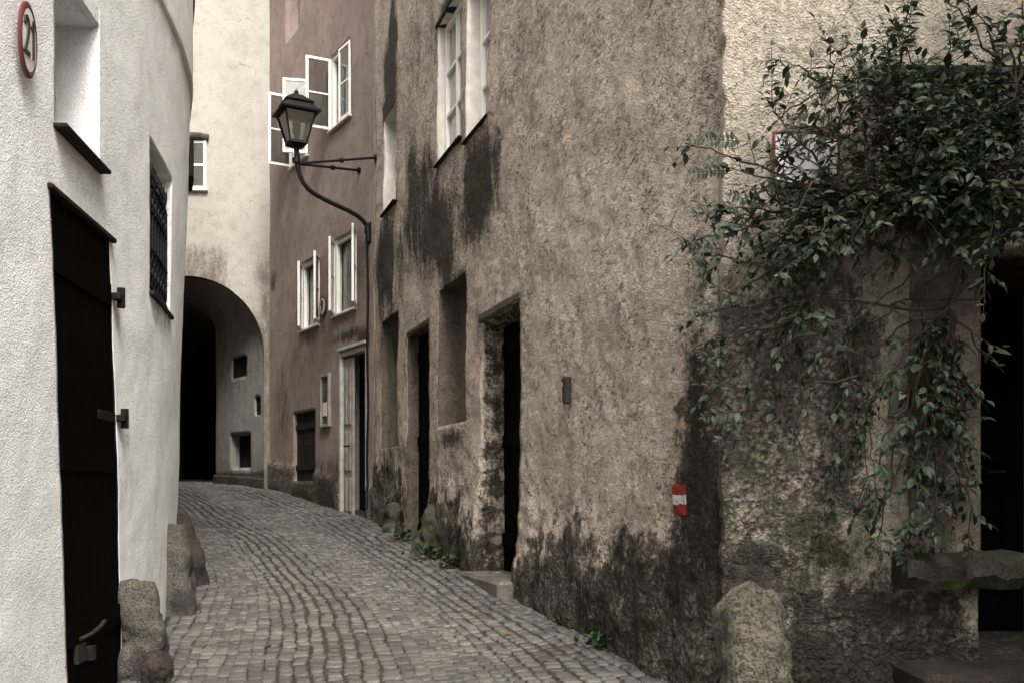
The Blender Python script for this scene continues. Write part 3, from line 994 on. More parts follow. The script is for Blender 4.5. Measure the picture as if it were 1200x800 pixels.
# trail mark painted on the plaster: follows the wall relief, just proud of it
def wall_patch(w, disp, s0, s1, z0, z1, proud, ns=14, nz=16, jag=.0, th=.004):
    SS = np.linspace(s0, s1, ns); ZZ = np.linspace(z0, z1, nz)
    S_, Z_ = np.meshgrid(SS, ZZ, indexing='ij'); S_, Z_ = S_.ravel(), Z_.ravel()
    ed = (np.abs(S_ - (s0 + s1) / 2) > (s1 - s0) * .49) | (np.abs(Z_ - (z0 + z1) / 2) > (z1 - z0) * .49)
    S_ = S_ + ed * rng.uniform(-jag, jag, len(S_)); Z_ = Z_ + ed * rng.uniform(-jag, jag, len(S_))
    X, Y = w.pos(S_); NX, NY = w.nrm(S_)
    Pb = np.stack([X, Y, Z_], 1)
    d = disp(Pb, S_, Z_) + proud
    V1 = Pb + np.stack([NX * d, NY * d, 0 * d], 1)
    V0 = Pb + np.stack([NX * (d - th - .01), NY * (d - th - .01), 0 * d], 1)
    n = len(V1)
    ix = lambda i, j: i * nz + j
    fs = [(ix(i, j), ix(i + 1, j), ix(i + 1, j + 1), ix(i, j + 1)) for i in range(ns - 1) for j in range(nz - 1)]
    bl = [(i, 0) for i in range(ns - 1)] + [(ns - 1, j) for j in range(nz - 1)] + [(i, nz - 1) for i in range(ns - 1, 0, -1)] + [(0, j) for j in range(nz - 1, 0, -1)]
    sd = []
    for q in range(len(bl)):
        a, b = ix(*bl[q]), ix(*bl[(q + 1) % len(bl)])
        sd.append((a, b, b + n, a + n))
    return np.concatenate([V1, V0]).tolist(), fs + sd
s0m, zc = B.sz(797.5, 585)
hw_ = (hb(790) - hb(805)) / 2
mb = MB()
for (z0, z1, m) in ((zc + .028, zc + .082, 0), (zc - .026, zc + .027, 1), (zc - .08, zc - .027, 0)):
    mb.add(*wall_patch(B, brown_disp, s0m - hw_, s0m + hw_, z0, z1, .008, jag=.004), m=m)
tm = tag(mb.build('trail_mark', [M['markred'], M['markwhite']], None), 'red and white painted hiking trail mark low on the brown corner', 'trail mark')
# little metal plate
s_, z_ = B.sz(668, 457)
f2 = B.frame(s_, None, z_, .03)
mb = MB(); mb.box(f2, -.024, .024, -.03, .018, -.095, .095, 0, .006); mb.box(f2, -.015, .015, .018, .026, -.07, .03, 0, .004); mb.box(f2, -.018, .018, .018, .03, .06, .085, 0, .004)
tag(mb.build('bell_plate', M['oldiron']), 'small narrow metal bell plate on the brown wall right of the doorway', 'bell plate')
# grey stub at the foot of the wall
s_, z_ = B.sz(695, 690)
f2 = B.frame(s_, None, 0, .05)
mb = MB(); mb.box(f2, -.06, .06, -.08, .012, z_ - .10, z_ + .14, 0, .008); mb.box(f2, -.045, .045, .012, .018, z_ - .08, z_ + .11, 0, .003)
tag(mb.build('drain_cover', M['rust']), 'narrow upright grey cover set into the foot of the brown wall', 'drain cover')

# ================================================================= RED HOUSE
rd = thing('house', (-3.0, 15.8, 1.3), 'reddish brown plastered house with open white casements next to the gate tower', 'house', 'old houses lining the alley')
hr = RED.hit
def zat(w, px, py):
    return w.sz(px, py)[1]
def op(w, p0, p1, yb, yt, **k):     # near edge px, far edge px
    s0, s1 = w.hit(p0), w.hit(p1)
    pm = (p0 + p1) / 2
    return dict(s=(s0, s1), z=(zat(w, pm, yb), zat(w, pm, yt)), **k)
oA = op(RED, 411, 387, 145, 57, depth=.16, m=1, rough=.002, back=2)
oB = op(RED, 361, 341, 190, 102, depth=.16, m=1, rough=.002, back=2)
oC = op(RED, 374, 353, 384, 305, depth=.16, m=1, rough=.002, back=2)
oD = op(RED, 417, 391, 366, 276, depth=.16, m=1, rough=.002, back=2)
oE = op(RED, 350, 335, 40, -60, depth=.08, rough=.003, back=0)
oDoor = dict(s=(hr(431), hr(399)), z=(1.15, zat(RED, 415, 408)), depth=.30, rough=.003, m=0)
oH = op(RED, 369, 344, 563, 482, depth=.10, rough=.003)
def red_disp(P, S, Z):
    h = Z - zst(P[:, 1])
    return fbm(P, .9, 3, 51) * .02 + fbm(P, 6, 3, 52) * .006 + .035 * (1 - sstep(.42, .5, h + .05 * fbm(P, 3, 2, 53)))
build_wall(RED, 'wall', [M['red'], M['paint_old'], M['black']], rd, 0.0, RED.L, 0.8, 14.5, 11.2, .05, [oA, oB, oC, oD, oE, oDoor, oH], red_disp, seed=4, yref=14, edge0=.4,
           stain_shade=[(410, 392, 30, 10, 1.0), (425, 395, 12, 16, 1.0), (362, 396, 14, 10, .5), (345, 150, 14, 30, .25), (330, 480, 14, 60, .45), (350, 430, 30, 30, .3), (390, 300, 20, 80, .22),
                  (320, 330, 5, 14, .7), (350, 585, 40, 18, .9), (325, 575, 14, 16, .9), (380, 580, 20, 30, .9), (393, 560, 8, 40, .7), (375, 560, 30, 30, .6), (425, 330, 14, 70, .3)],
           wear_shade=lambda S, Z, Y: .75 * (1 - sstep(.35, .62, Z - zst(Y))))
plain_roof(rd, RED, 0.0, RED.L, 14.5, .3, 4.0, 2.4)
def casement(o, far_ang, near_ang, sill=True, lintel=True):
    fr = RED.frame(*o['s'], o['z'][0], 0)
    W, H = fr.W, o['z'][1] - o['z'][0]
    mb = MB(); frame_bars(mb, fr, .003, W - .003, .003, H - .003, -.09, -.03, .045, 1, 1)
    win = mb.build('window', M['paint'], rd)
    mb = MB(); mb.box(fr, .045, W - .045, -.12, -.114, .045, H - .045); mb.build('pane', M['pane'], win)
    lw = W / 2 - .02
    # leaf hinged on the near jamb (small s) and on the far jamb (large s); angles measured from closed, opening outward
    hn = rot_fr(fr.p(.02, -.005, .02), fr.u, fr.n, R(near_ang))
    leaf_sash(win, hn, lw, H - .04, .042, 2)
    hf = rot_fr(fr.p(W - .02, -.005, .02), -fr.u, fr.n, R(far_ang))
    leaf_sash(win, hf, lw, H - .04, .042, 2)
    if sill:
        mb = MB(); mb.box(fr, -.03, W + .03, -.14, .05, -.03, .0, 0, .006); mb.build('sill', M['paint_old'], win)
    return win
casement(oA, 96, 3)
casement(oB, 92, 70)
casement(oC, 27, 150)
casement(oD, 31, 152)
# door: white frame, one white leaf, other half open and dark
fr = RED.frame(*oDoor['s'], 1.15, 0)
W, H = fr.W, oDoor['z'][1] - 1.15
mb = MB()
mb.box(fr, 0, .07, -.06, .015, 0, H, 0, .008); mb.box(fr, W - .07, W, -.1, .03, 0, H, 0, .008); mb.box(fr, .07, W - .07, -.1, .02, H - .08, H, 0, .008)
mb.box(fr, .0, W, -.02, .055, H + .003, H + .05, 0, .008)
df = mb.build('door_frame', M['paint_grey2'], rd)
mb = MB()
lf = W * .34
f2 = Fr(fr.p(W - .072, -.02, .03), -fr.u, fr.n)
mb.box(f2, 0, lf, -.04, 0, 0, H - .14, 0, .004)
for (c0, c1) in ((.12, .62), (.72, 1.3), (1.4, H - .28)):
    for (a0, a1) in ((.05, lf * .5 - .02), (lf * .5 + .02, lf - .05)):
        mb.box(f2, a0, a1, -.005, .016, c0, c1, 0, .008)
dl = mb.build('door', M['paint_grey'], rd)
mb = MB(); mb.box(f2, lf - .10, lf - .05, .0, .012, .95, 1.15, 0, .004); mb.tube([f2.p(lf - .075, .0, 1.08), f2.p(lf - .075, .06, 1.08), f2.p(lf - .17, .065, 1.08)], .013, 6); mb.build('handle', M['iron'], dl)
mb = MB(); mb.box(fr, .09, W - lf - .09, -.28, -.24, .02, H - .1, 0); mb.box(fr, .13, W - lf - .13, -.24, -.225, .15, .8, 0, .01); mb.box(fr, .13, W - lf - .13, -.24, -.225, .95, H - .3, 0, .01)
dk = mb.build('door', M['blackdoor'], rd); dk['label'] = 'dark inner door half in shadow'
mb = MB(); mb.box(fr, 0, W, -.27, .05, -.2, .02, 0, .012); mb.build('doorstep', M['step'], rd)
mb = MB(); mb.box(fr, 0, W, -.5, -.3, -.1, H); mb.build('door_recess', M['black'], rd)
# dark wooden hatch
fr = RED.frame(*oH['s'], oH['z'][0], -.06)
mb = MB()
W, H = fr.W, oH['z'][1] - oH['z'][0]
for k in range(5):
    mb.box(fr, W * k / 5 + .004, W * (k + 1) / 5 - .004, -.04, .0, 0, H, 0, .004)
for c in (.18, H - .28):
    mb.box(fr, .0, W, .0, .025, c, c + .09, 0, .004)
mb.box(fr, 0, W, -.07, -.045, 0, H)
hh = mb.build('hatch', M['darkwood'], rd)
mb = MB(); mb.tube([fr.p(W * .5, .025, H * .55), fr.p(W * .5, .06, H * .5), fr.p(W * .5, .025, H * .45)], .012, 6); mb.build('handle', M['iron'], hh)
# framed notice beside the door
s_, z_ = RED.sz(383, 469)
f2 = RED.frame(s_, None, z_, .03)
mb = MB(); frame_bars(mb, f2, -.19, .19, -.41, .41, -.03, .02, .045, 1, 1)
nb_ = thing('notice_case', f2.p(0, 0, -.41), 'narrow framed notice case on the reddish wall beside the white door', 'notice case')
mb.build('case_frame', M['paint_grey'], nb_)
mb = MB(); mb.box(f2, -.145, .145, -.02, -.005, -.365, .365); mb.build('pane', M['pane'], nb_)
mb = MB(); mb.box(f2, -.06, .1, -.004, .003, -.24, -.03); mb.build('paper', M['enamel'], nb_)

# ================================================================= LETTERS (strokes)
def oval_plate(name, fr, rx, ry, label, digits, nrel=.0):
    root = thing(name, fr.p(0, 0, -ry), label, 'number plate')
    mb = MB()
    N = 40
    def ring(k, b):
        return [fr.p(rx * k * math.cos(q), b, ry * k * math.sin(q)) for q in np.linspace(0, 2 * math.pi, N, endpoint=False)]
    mb.rings([ring(1, -.01), ring(1, .001), ring(.93, .006), ring(.85, .005), ring(.84, .001)], cap1=True)
    mb.build('rim', M['enamelred'], root, smooth=False)
    mb = MB(); mb.rings([ring(.835, -.002), ring(.83, .0035), ring(.5, .006)])
    mb.build('face', M['enamel'], root)
    mb = MB()
    for pts, r in digits:
        P_ = [fr.p(a * rx, .0075, c * ry) for a, c in pts]
        # flat stroke
        for a, b in zip(P_[:-1], P_[1:]):
            t_ = (b - a); L = t_.length
            if L < 1e-6: continue
            t_.normalize()
            k_ = fr.n.cross(t_)
            f3 = Fr(a, t_, fr.n, 1, k_)
            mb.box(f3, -r * .6, L + r * .6, -.004, .0035, -r, r)
    mb.build('digits', M['ink'], root)
    return root
two = [(-.60, .34), (-.54, .46), (-.40, .52), (-.24, .46), (-.18, .32), (-.24, .14), (-.44, -.14), (-.62, -.40), (-.12, -.40)]
one = [(.16, .34), (.36, .52), (.36, -.40)]
foot = [(.14, -.42), (.42, -.42)]
s_, z_ = Wd.sz(23.5, 47)
f2 = Wd.frame(s_, None, z_, .034)
rx_ = abs(Wd.hit(33.5) - Wd.hit(13.5)) / 2
# outward-facing reading direction: along +u the wall recedes, which is left-to-right from the street
oval_plate('number_plate', f2, rx_, .158, 'large oval enamel house number 21 with red rim on the white wall', [(two, .0085), (one, .0085)])
s_, z_ = RED.sz(380, 359)
f2 = RED.frame(s_, None, z_, .03)
f2.u = -f2.u
nine = [(.16, .1), (-.05, .02), (-.24, .12), (-.28, .3), (-.16, .48), (.05, .5), (.2, .36), (.2, .05), (.1, -.25), (-.1, -.48)]
oval_plate('number_plate', f2, .15, .15, 'small distant oval number plate with red rim on the reddish wall between casements', [(nine, .016)])

# ================================================================= TOWER
tw = thing('gate_tower', (-5.8, 17.8, 1.7), 'tall cream gate tower with a dark round arch closing the alley', 'gate tower')
TXC, TR, TSP = -5.83, 1.40, 4.04
mb = MB()
V, Fc, ST, WE = [], [], [], []
def tdisp(P):
    return fbm(P, .9, 3, 61) * .02 + fbm(P, 5, 3, 62) * .006
def patch(Xs, zlow, ztop=15.0, hole=None):
    nz_ = 150
    tt = np.linspace(0, 1, nz_) ** 1.15
    b = len(V)
    P = np.array([(x, TY, zl + (ztop - zl) * t_) for x, zl in zip(Xs, zlow) for t_ in tt])
    d = tdisp(P)
    P2 = P.copy(); P2[:, 1] -= d
    V.extend(P2.tolist())
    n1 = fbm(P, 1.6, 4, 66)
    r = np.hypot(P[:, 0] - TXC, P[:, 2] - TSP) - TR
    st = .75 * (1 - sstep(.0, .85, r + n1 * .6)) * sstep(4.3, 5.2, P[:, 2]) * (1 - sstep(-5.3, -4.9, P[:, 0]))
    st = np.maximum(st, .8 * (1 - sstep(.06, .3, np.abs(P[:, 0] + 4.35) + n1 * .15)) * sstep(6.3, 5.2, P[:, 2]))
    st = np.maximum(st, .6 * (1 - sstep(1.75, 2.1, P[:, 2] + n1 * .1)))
    ST.extend(st.tolist())
    for i in range(len(Xs) - 1):
        for j in range(nz_ - 1):
            if hole:
                xm = (Xs[i] + Xs[i + 1]) / 2; zm = P[i * nz_ + j, 2]
                if hole[0] < xm < hole[1] and hole[2] < zm < hole[3]:
                    continue
            Fc.append((b + i * nz_ + j, b + (i + 1) * nz_ + j, b + (i + 1) * nz_ + j + 1, b + i * nz_ + j + 1))
patch(np.linspace(-9.5, TXC - TR, 20), [1.0] * 20)
an = np.linspace(math.pi, 0, 49)
ax_ = TXC + TR * np.cos(an)
patch(ax_, TSP + TR * np.sin(an))
patch(np.linspace(TXC + TR, -4.25, 5), [1.0] * 5)
mb.v, mb.f, mb.m = V, Fc, [0] * len(Fc)
mb.att = {'stain_shade': ST, 'moss': [0] * len(V), 'wear_shade': [0] * len(V)}
mb.build('wall', M['tower'], tw, smooth=True)
# arch reveal: a stone ring, 0.45 m deep
mb = MB()
rings = []
prof = [(TXC - TR, 1.2), (TXC - TR, 2.6)] + [(TXC + TR * math.cos(a), TSP + TR * math.sin(a)) for a in np.linspace(math.pi, 0, 41)] + [(TXC + TR, 2.6), (TXC + TR, 1.2)]
for k, yy in enumerate((TY + .0, TY + .15, TY + .32)):
    rings.append([(x, yy, z) for x, z in prof])
mb.rings(rings, cap0=False, cap1=False, closed=False)
rings = []
pr2 = [(TXC + (x - TXC) * 1.18 if z > TSP else x + (.12 if x > TXC else -.12), (z if z <= TSP else TSP + (z - TSP) * 1.18)) for x, z in prof]
mb.rings([[(x, TY + .32, z) for x, z in prof], [(x, TY + .323, z) for x, z in pr2]], cap0=False, cap1=False, closed=False)
mb.att = {}
mb.build('arch_ring', M['archstone'], tw, smooth=False)
# passage
oPW = op(PASSR, 293.5, 270, 550, 508, depth=.17, rough=.004, back=2)
oPW['si'] = (oPW['s'][0] + .03, oPW['s'][1] - .03); oPW['zi'] = (oPW['z'][0] + .05, oPW['z'][1] - .02)
oPS = op(PASSR, 288, 271, 442, 418, depth=.04, rough=.004, back=2)
oPT = op(PASSR, 304.5, 298.5, 486, 465, depth=.04, rough=.004, back=2)
pd = lambda P, S, Z: fbm(P, 1.2, 3, 71) * .02 - .01
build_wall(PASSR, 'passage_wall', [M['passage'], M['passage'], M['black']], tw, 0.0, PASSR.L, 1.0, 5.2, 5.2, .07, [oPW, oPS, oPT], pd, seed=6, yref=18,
           stain_shade=[(280, 556, 40, 6, 1.0), (300, 430, 12, 60, .3), (262, 440, 10, 80, .3)])
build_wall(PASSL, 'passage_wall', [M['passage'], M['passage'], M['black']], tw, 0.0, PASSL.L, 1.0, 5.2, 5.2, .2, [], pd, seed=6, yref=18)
mb = MB()
rings = []
for k in np.linspace(0, 1, 12):
    y = TY + .3 + k * 8
    xl, xr = float(np.interp(y, PASSL.Y, PASSL.X)) - .1, float(np.interp(y, PASSR.Y, PASSR.X)) + .1
    xc, rr = (xl + xr) / 2, (xr - xl) / 2
    sp = 4.15 + .2 * min(1, k * 6)
    rings.append([(xc - rr * math.cos(a), y, sp + rr * .95 * math.sin(a)) for a in np.linspace(0, math.pi, 25)])
mb.rings(rings, cap0=False, cap1=False, closed=False)
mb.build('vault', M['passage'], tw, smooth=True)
mb = MB(); mb.box(WORLD, -9, -5.5, 25.9, 26.3, 1, 6.5)
for k in range(10):
    mb.box(WORLD, -8.9 + k * .34, -8.6 + k * .34, 25.84, 25.9, 1.5, 4.6)
mb.build('end_gate', M['blackdoor'], tw)
# kerb-like plinth along the passage wall
mb = MB()
rings = []
for s in np.linspace(0, PASSR.L - .1, 30):
    x, y = PASSR.pos(s); nx, ny = PASSR.nrm(s)
    z = float(zst(y))
    rings.append([(x + nx * a, y + ny * a, z + b) for a, b in ((-.05, -.2), (.07, -.2), (.06, .14), (.03, .17), (-.05, .17))])
mb.rings(rings); mb.build('plinth', M['granite_dark'], tw)
# tower window with little hood
ty0, ty1 = 6.98, 7.84
xa, xb = -5.80, -5.455
fr = Fr((xa, TY - .012, ty0), (1, 0, 0), (0, -1, 0))
mb = MB(); frame_bars(mb, fr, 0, xb - xa, 0, ty1 - ty0, -.05, .035, .05, 1, 2, .04)
tww = mb.build('window', M['paint'], tw)
mb = MB(); mb.box(fr, .045, xb - xa - .045, -.045, .02, .045, ty1 - ty0 - .045); mb.build('pane', M['pane'], tww)
mb = MB(); mb.tube([fr.p(-.03, -.02, ty1 - ty0 + .06), fr.p(.1, .05, ty1 - ty0 + .075), fr.p(.25, .05, ty1 - ty0 + .07), fr.p(.38, .0, ty1 - ty0 + .055)], .065, 8); mb.build('hood', M['granite'], tww, smooth=True)
mb = MB(); mb.box(fr, -.03, xb - xa + .03, -.05, .06, -.04, -.002, 0, .006); mb.build('sill', M['paint_old'], tww)
mb = MB(); mb.rings([[(-9.6, TY - .3, 15), (-9.6, TY + 6, 15), (-9.6, TY + 3, 18)], [(-4, TY - .3, 15), (-4, TY + 6, 15), (-4, TY + 3, 18)]]); mb.build('roof', M['tiles'], tw)

# ================================================================= STREET LAMP
f2 = RED.frame(hr(433), None, 0, 0)
lp = thing('street_lamp', f2.p(0, 0, 5.15), 'black wrought iron wall lantern on a gooseneck bracket over the alley', 'street lamp')
n_, o_ = f2.n, f2.o
def lpt(L, z): return Vector((o_.x, o_.y, 0)) + n_ * (L + .02) + Vector((0, 0, z))
LX = 1.046
path = []
for px, py in ((433, 284), (433, 272), (431, 264), (426, 258), (419, 252.5), (410, 247.5), (400, 243), (390, 238.5), (380, 233.5), (370, 228), (362, 222), (356, 214), (352, 205), (350, 196), (349, 186), (348.5, 172)):
    L = LX * (433 - px) / 85
    d = 13.95 - .515 * L
    path.append(lpt(L, EYE + (HY - py) * d / F))
mb = MB(); mb.tube(path, [.040, .04, .034] + [.031] * 10 + [.034, .034, .036], 10)
mb.tube([lpt(-.03, path[1].z), lpt(.05, path[1].z)], .03, 8); mb.tube([lpt(-.03, path[2].z - .02), lpt(.03, path[2].z - .02)], .03, 8)
mb.box(Fr(lpt(-.025, path[1].z), f2.u, f2.n), -.06, .06, -.02, .012, -.16, .14, 0, .006)
mb.build('bracket', M['iron'], lp, smooth=False)
pole = path[-1]
for px, py in ((440, 185), (421, 200)):
    w_ = RED if px < 440 else BROWN
    s_, z_ = w_.sz(px, py)
    if px >= 440: s_ = w_.L - .05
    x, y = w_.pos(s_); nx, ny = w_.nrm(s_)
    e = Vector((x - nx * .01, y - ny * .01, z_ + .0))
    a = Vector((pole.x, pole.y, EYE + (HY - 192) * 13.41 / F))
    mb = MB(); mb.tube([a, a.lerp(e, .5), e], .017, 6)
    m_ = a.lerp(e, .56)
    mb.tube([m_ - (e - a).normalized() * .025, m_ + (e - a).normalized() * .025], .035, 8)
    mb.tube([e - (e - a).normalized() * .03, e + (e - a).normalized() * .03], .045, 8)
    mb.build('brace', M['iron'], lp)
mb = MB(); mb.tube([pole - Vector((0, 0, .22)), pole - Vector((0, 0, .16))], .055, 10); mb.build('collar', M['iron'], lp)
# lantern
zb_, zt_ = pole.z, None
rotL = R(28)
def sq(h, z):
    return [Vector((pole.x + h * 1.414 * math.cos(rotL + math.pi / 2 * k + math.pi / 4), pole.y + h * 1.414 * math.sin(rotL + math.pi / 2 * k + math.pi / 4), z)) for k in range(4)]
z1, z2, z3 = zb_ - .02, zb_ + .045, zb_ + .43
mb = MB()
mb.tube([pole - Vector((0, 0, .03)), Vector((pole.x, pole.y, z1 + .01))], [.03, .055], 10)
mb.rings([sq(.05, z1), sq(.115, z1 + .035), sq(.125, z2 - .02), sq(.12, z2)])
mb.build('base', M['iron'], lp)
mb = MB()
b0, b1 = sq(.112, z2), sq(.205, z3)
for k in range(4):
    mb.tube([b0[k], b1[k]], .013, 6)
    mb.tube([b0[k], b0[(k + 1) % 4]], .012, 6)
    mb.tube([b1[k], b1[(k + 1) % 4]], .014, 6)
mb.build('cage', M['iron'], lp)
mb = MB()
g0, g1 = sq(.108, z2 + .005), sq(.2, z3 - .005)
h0, h1 = sq(.104, z2 + .005), sq(.196, z3 - .005)
for k in range(4):
    j = (k + 1) % 4
    mb.rings([[g0[k], g0[j], h0[j], h0[k]], [g1[k], g1[j], h1[j], h1[k]]])
mb.build('glass', M['lampglass'], lp)
mb = MB()
mb.rings([sq(.26, z3 + .0), sq(.265, z3 + .022), sq(.175, z3 + .12), sq(.165, z3 + .13)])
mb.rings([sq(.19, z3 + .131), sq(.195, z3 + .145), sq(.06, z3 + .255), sq(.03, z3 + .27)])
c_ = Vector((pole.x, pole.y, z3 + .265))
mb.tube([c_, c_ + Vector((0, 0, .03)), c_ + Vector((0, 0, .05)), c_ + Vector((0, 0, .075))], [.018, .03, .026, .006], 10)
mb.build('hood', M['iron'], lp)
mb = MB(); c_ = Vector((pole.x, pole.y, z2)); mb.tube([c_, c_ + Vector((0, 0, .1)), c_ + Vector((0, 0, .12)), c_ + Vector((0, 0, .28)), c_ + Vector((0, 0, .34))], [.03, .03, .05, .055, .03], 12)
mb.build('bulb', M['paint_old'], lp)
# feed cable down the wall
mb = MB()
pts = []
for py in range(284, 606, 12):
    s_ = hr(433.5 - .6 * math.sin(py * .05))
    x, y = RED.pos(s_); nx, ny = RED.nrm(s_)
    pts.append((x + nx * .035, y + ny * .035, EYE + (HY - py) * y / F))
mb.tube(pts, .017, 6)
s_ = RED.hit(434); x, y = RED.pos(s_)
mb.build('cable', M['iron'], lp)

# ================================================================= GUARD STONES
def guard_stone(loc, rx, ry, h, mat, label, rot=0, lean=(0, 0), seed=0, taper=.7, flat=.0, amp=.03, sq_=3.0):
    root_z = loc[2]
    N, K = 64, 40
    rings = []
    for k in range(K + 1):
        t_ = k / K
        prof = (1 - (1 - taper) * t_) * (1 - max(0, (t_ - .80) / .2) ** 2.2 * (.55 - flat))
        z = h * (t_ if t_ < .95 else .95 + (t_ - .95) * 1)
        ring = []
        for q in np.linspace(0, 2 * math.pi, N, endpoint=False):
            c, s = math.cos(q), math.sin(q)
            e = 2 / sq_
            x = rx * prof * math.copysign(abs(c) ** e, c); y = ry * prof * math.copysign(abs(s) ** e, s)
            x2 = x * math.cos(rot) - y * math.sin(rot) + lean[0] * t_ * h
            y2 = x * math.sin(rot) + y * math.cos(rot) + lean[1] * t_ * h
            ring.append((loc[0] + x2, loc[1] + y2, root_z - .12 + (h + .12) * t_))
        rings.append(ring)
    # close the crown smoothly
    top = np.mean(rings[-1], axis=0)
    for f in (.7, .4, .12):
        rings.append([tuple(top + (np.array(p) - top) * f + np.array([0, 0, .035 * h * (1 - f)])) for p in rings[K]])
    A = np.array([p for r in rings for p in r])
    c0 = np.array([loc[0], loc[1], 0])
    dirn = A - c0; dirn[:, 2] = (A[:, 2] - root_z - h * .4) * .6
    dirn /= np.linalg.norm(dirn, axis=1)[:, None] + 1e-6
    fa = fbm(A, 8, 4, seed + 9)
    d = fbm(A, 3.2, 3, seed) * amp * 2.2 + fa * amp * 1.0 - np.maximum(0, fbm(A, 5, 2, seed + 29) - .25) * amp * 3 + fbm(A, 26, 3, seed + 19) * amp * .4
    A = A + dirn * d[:, None]
    n = N
    rr = [A[i * n:(i + 1) * n].tolist() for i in range(len(rings))]
    mb = MB(); mb.rings(rr, cap0=False)
    o = mb.build('guard_stone', mat, None, smooth=True)
    o.location = (0, 0, 0)
    # origin at the foot
    off = Vector(loc)
    me = o.data
    co = np.empty(len(me.vertices) * 3); me.vertices.foreach_get('co', co)
    co = co.reshape(-1, 3) - np.array(off); me.vertices.foreach_set('co', co.ravel()); me.update()
    o.location = off
    return tag(o, label, 'guard stone', 'guard stones at the feet of the walls')

guard_stone((-2.12, 5.74, .57), .135, .16, .50, M['granite'], 'pale speckled granite guard stone touching the black door of the white house', R(12), (-.06, 0), 3, .70, .42, .028, 4)
guard_stone((-1.99, 5.55, .53), .09, .10, .17, M['granite_dark'], 'low dark broken stone lying against the granite guard stone by the black door', 0, (0, 0), 8, .7, .2, .03)
guard_stone((-2.47, 7.42, .71), .15, .19, .60, M['granite'], 'upright grey granite guard stone, middle of the three along the white wall', R(10), (-.12, 0), 5, .72, .35, .03, 4)
guard_stone((-2.78, 8.62, .80), .19, .20, .62, M['granite_dark'], 'brown weathered guard stone, farthest along the curve of the white wall', R(20), (-.16, 0), 6, .6, .1, .03)
# right hand side
def gs_at(px, py): 
    g = ground_at(px, py); return (g.x, g.y, g.z)
guard_stone((-1.42, 12.35, 1.05), .24, .22, .40, M['mossy'], 'mossy boulder guard stone beside the narrow blocked doorway, farther of two', R(-20), (.05, 0), 11, .75, .1, .04, 2.5)
guard_stone((-.86, 10.62, .93), .25, .24, .52, M['mossy'], 'mossy grey guard stone below the blind window, nearer of two', R(15), (.16, 0), 12, .6, .05, .04, 2.5)
guard_stone((1.16, 4.80, .47), .19, .17, .64, M['lichen'], 'big lichen covered guard stone at the corner under the leafy climber', R(8), (.01, .05), 14, .80, .15, .034, 2.8)

# ================================================================= PALE HOUSE
ph = thing('house', (2.2, 5.3, .45), 'pale roughcast house behind the climbing plant with a stone door surround', 'house', 'old houses lining the alley')
Pw = PALE
def sx(X): return X - 1.065
oPD = dict(s=(sx(2.36), sx(3.22)), z=(.72, 2.82), depth=1.3, rough=.004, stain_shade=1.0, k=6)
def pale_disp(P, S, Z):
    h = Z - .5
    low = 1 - sstep(.9, 1.9, h + fbm(P, 1.5, 3, 82) * .5)
    lft = 1 - sstep(.3, .7, S + fbm(P, 2, 3, 83) * .2)
    d = fbm(P, .9, 3, 84) * .022 + fbm(P, 4, 3, 85) * .010 + fbm(P, 15, 3, 86) * .006
    r = np.maximum(low * .8, lft * (1 - sstep(2.3, 2.9, Z)))
    d = d + r * (fbm(P, 6, 4, 87) * .035 - .012)
    return d + .02
def pale_wear_shade(S, Z, Y):
    P = np.stack([S, Z, S * 0], 1)
    nn = fbm(P, 1.3, 4, 88)
    a = (1 - sstep(.55, .8, S + nn * .25)) * (1 - sstep(2.3, 3.0, Z + nn * .6)) * sstep(.9, 1.7, Z + nn * .5)
    b = 1 - sstep(.8, 1.35, Z + nn * .35)
    return np.clip(np.maximum(a * .8, b * .9), 0, 1)
build_wall(Pw, 'wall', [M['pale'], M['jamb'], M['black']], ph, 0.0, Pw.L, 0.1, 8.0, 4.4, .021, [oPD], pale_disp, warp=lambda S, Z: fbm(np.stack([S * 0, Z, S * 0], 1), 7, 4, 93) * .03 * (1 - sstep(0, .12, S)),
           stain_shade=[(872, 672, 46, 44, 1.3), (850, 690, 20, 90, .9), (960, 720, 80, 50, .7), (930, 770, 80, 50, .85), (1010, 760, 60, 50, .7), (1000, 730, 170, 110, .8), (1000, 790, 220, 60, 1.2), (1090, 600, 60, 140, .35), (950, 580, 90, 80, .3), (1050, 560, 90, 90, .25), (890, 400, 7, 9, 1.0), (905, 330, 34, 16, .5),  # wide low blobs put lower-right shade into the wall colour
                  (850, 560, 12, 150, .55), (960, 650, 34, 50, .25), (1040, 720, 14, 60, .5), (1010, 545, 40, 20, .35), (940, 780, 100, 20, .9), (1100, 720, 60, 50, .6)],
           moss=[(965, 640, 60, 50, .6), (1000, 620, 40, 40, .4), (930, 600, 40, 40, .3)], wear_shade=pale_wear_shade, seed=8, yref=5.0, edge0=.12, edge1=.3)
frP = Fr((0, 5.05, 0), (1, 0, 0), (0, -1, 0))
# door in the dark
fr = Fr((2.36, 5.05, .72), (1, 0, 0), (0, -1, 0))
f2 = Fr((2.36, 5.05 + 1.2, .72), (1, 0, 0), (0, -1, 0))
dp = board_door(ph, f2, .86, 2.10, M['blackdoor'])
mb = MB(); mb.tube([f2.p(.7, .01, 1.0), f2.p(.7, .06, 1.0), f2.p(.6, .06, 1.0)], .012, 6); mb.build('handle', M['iron'], dp)
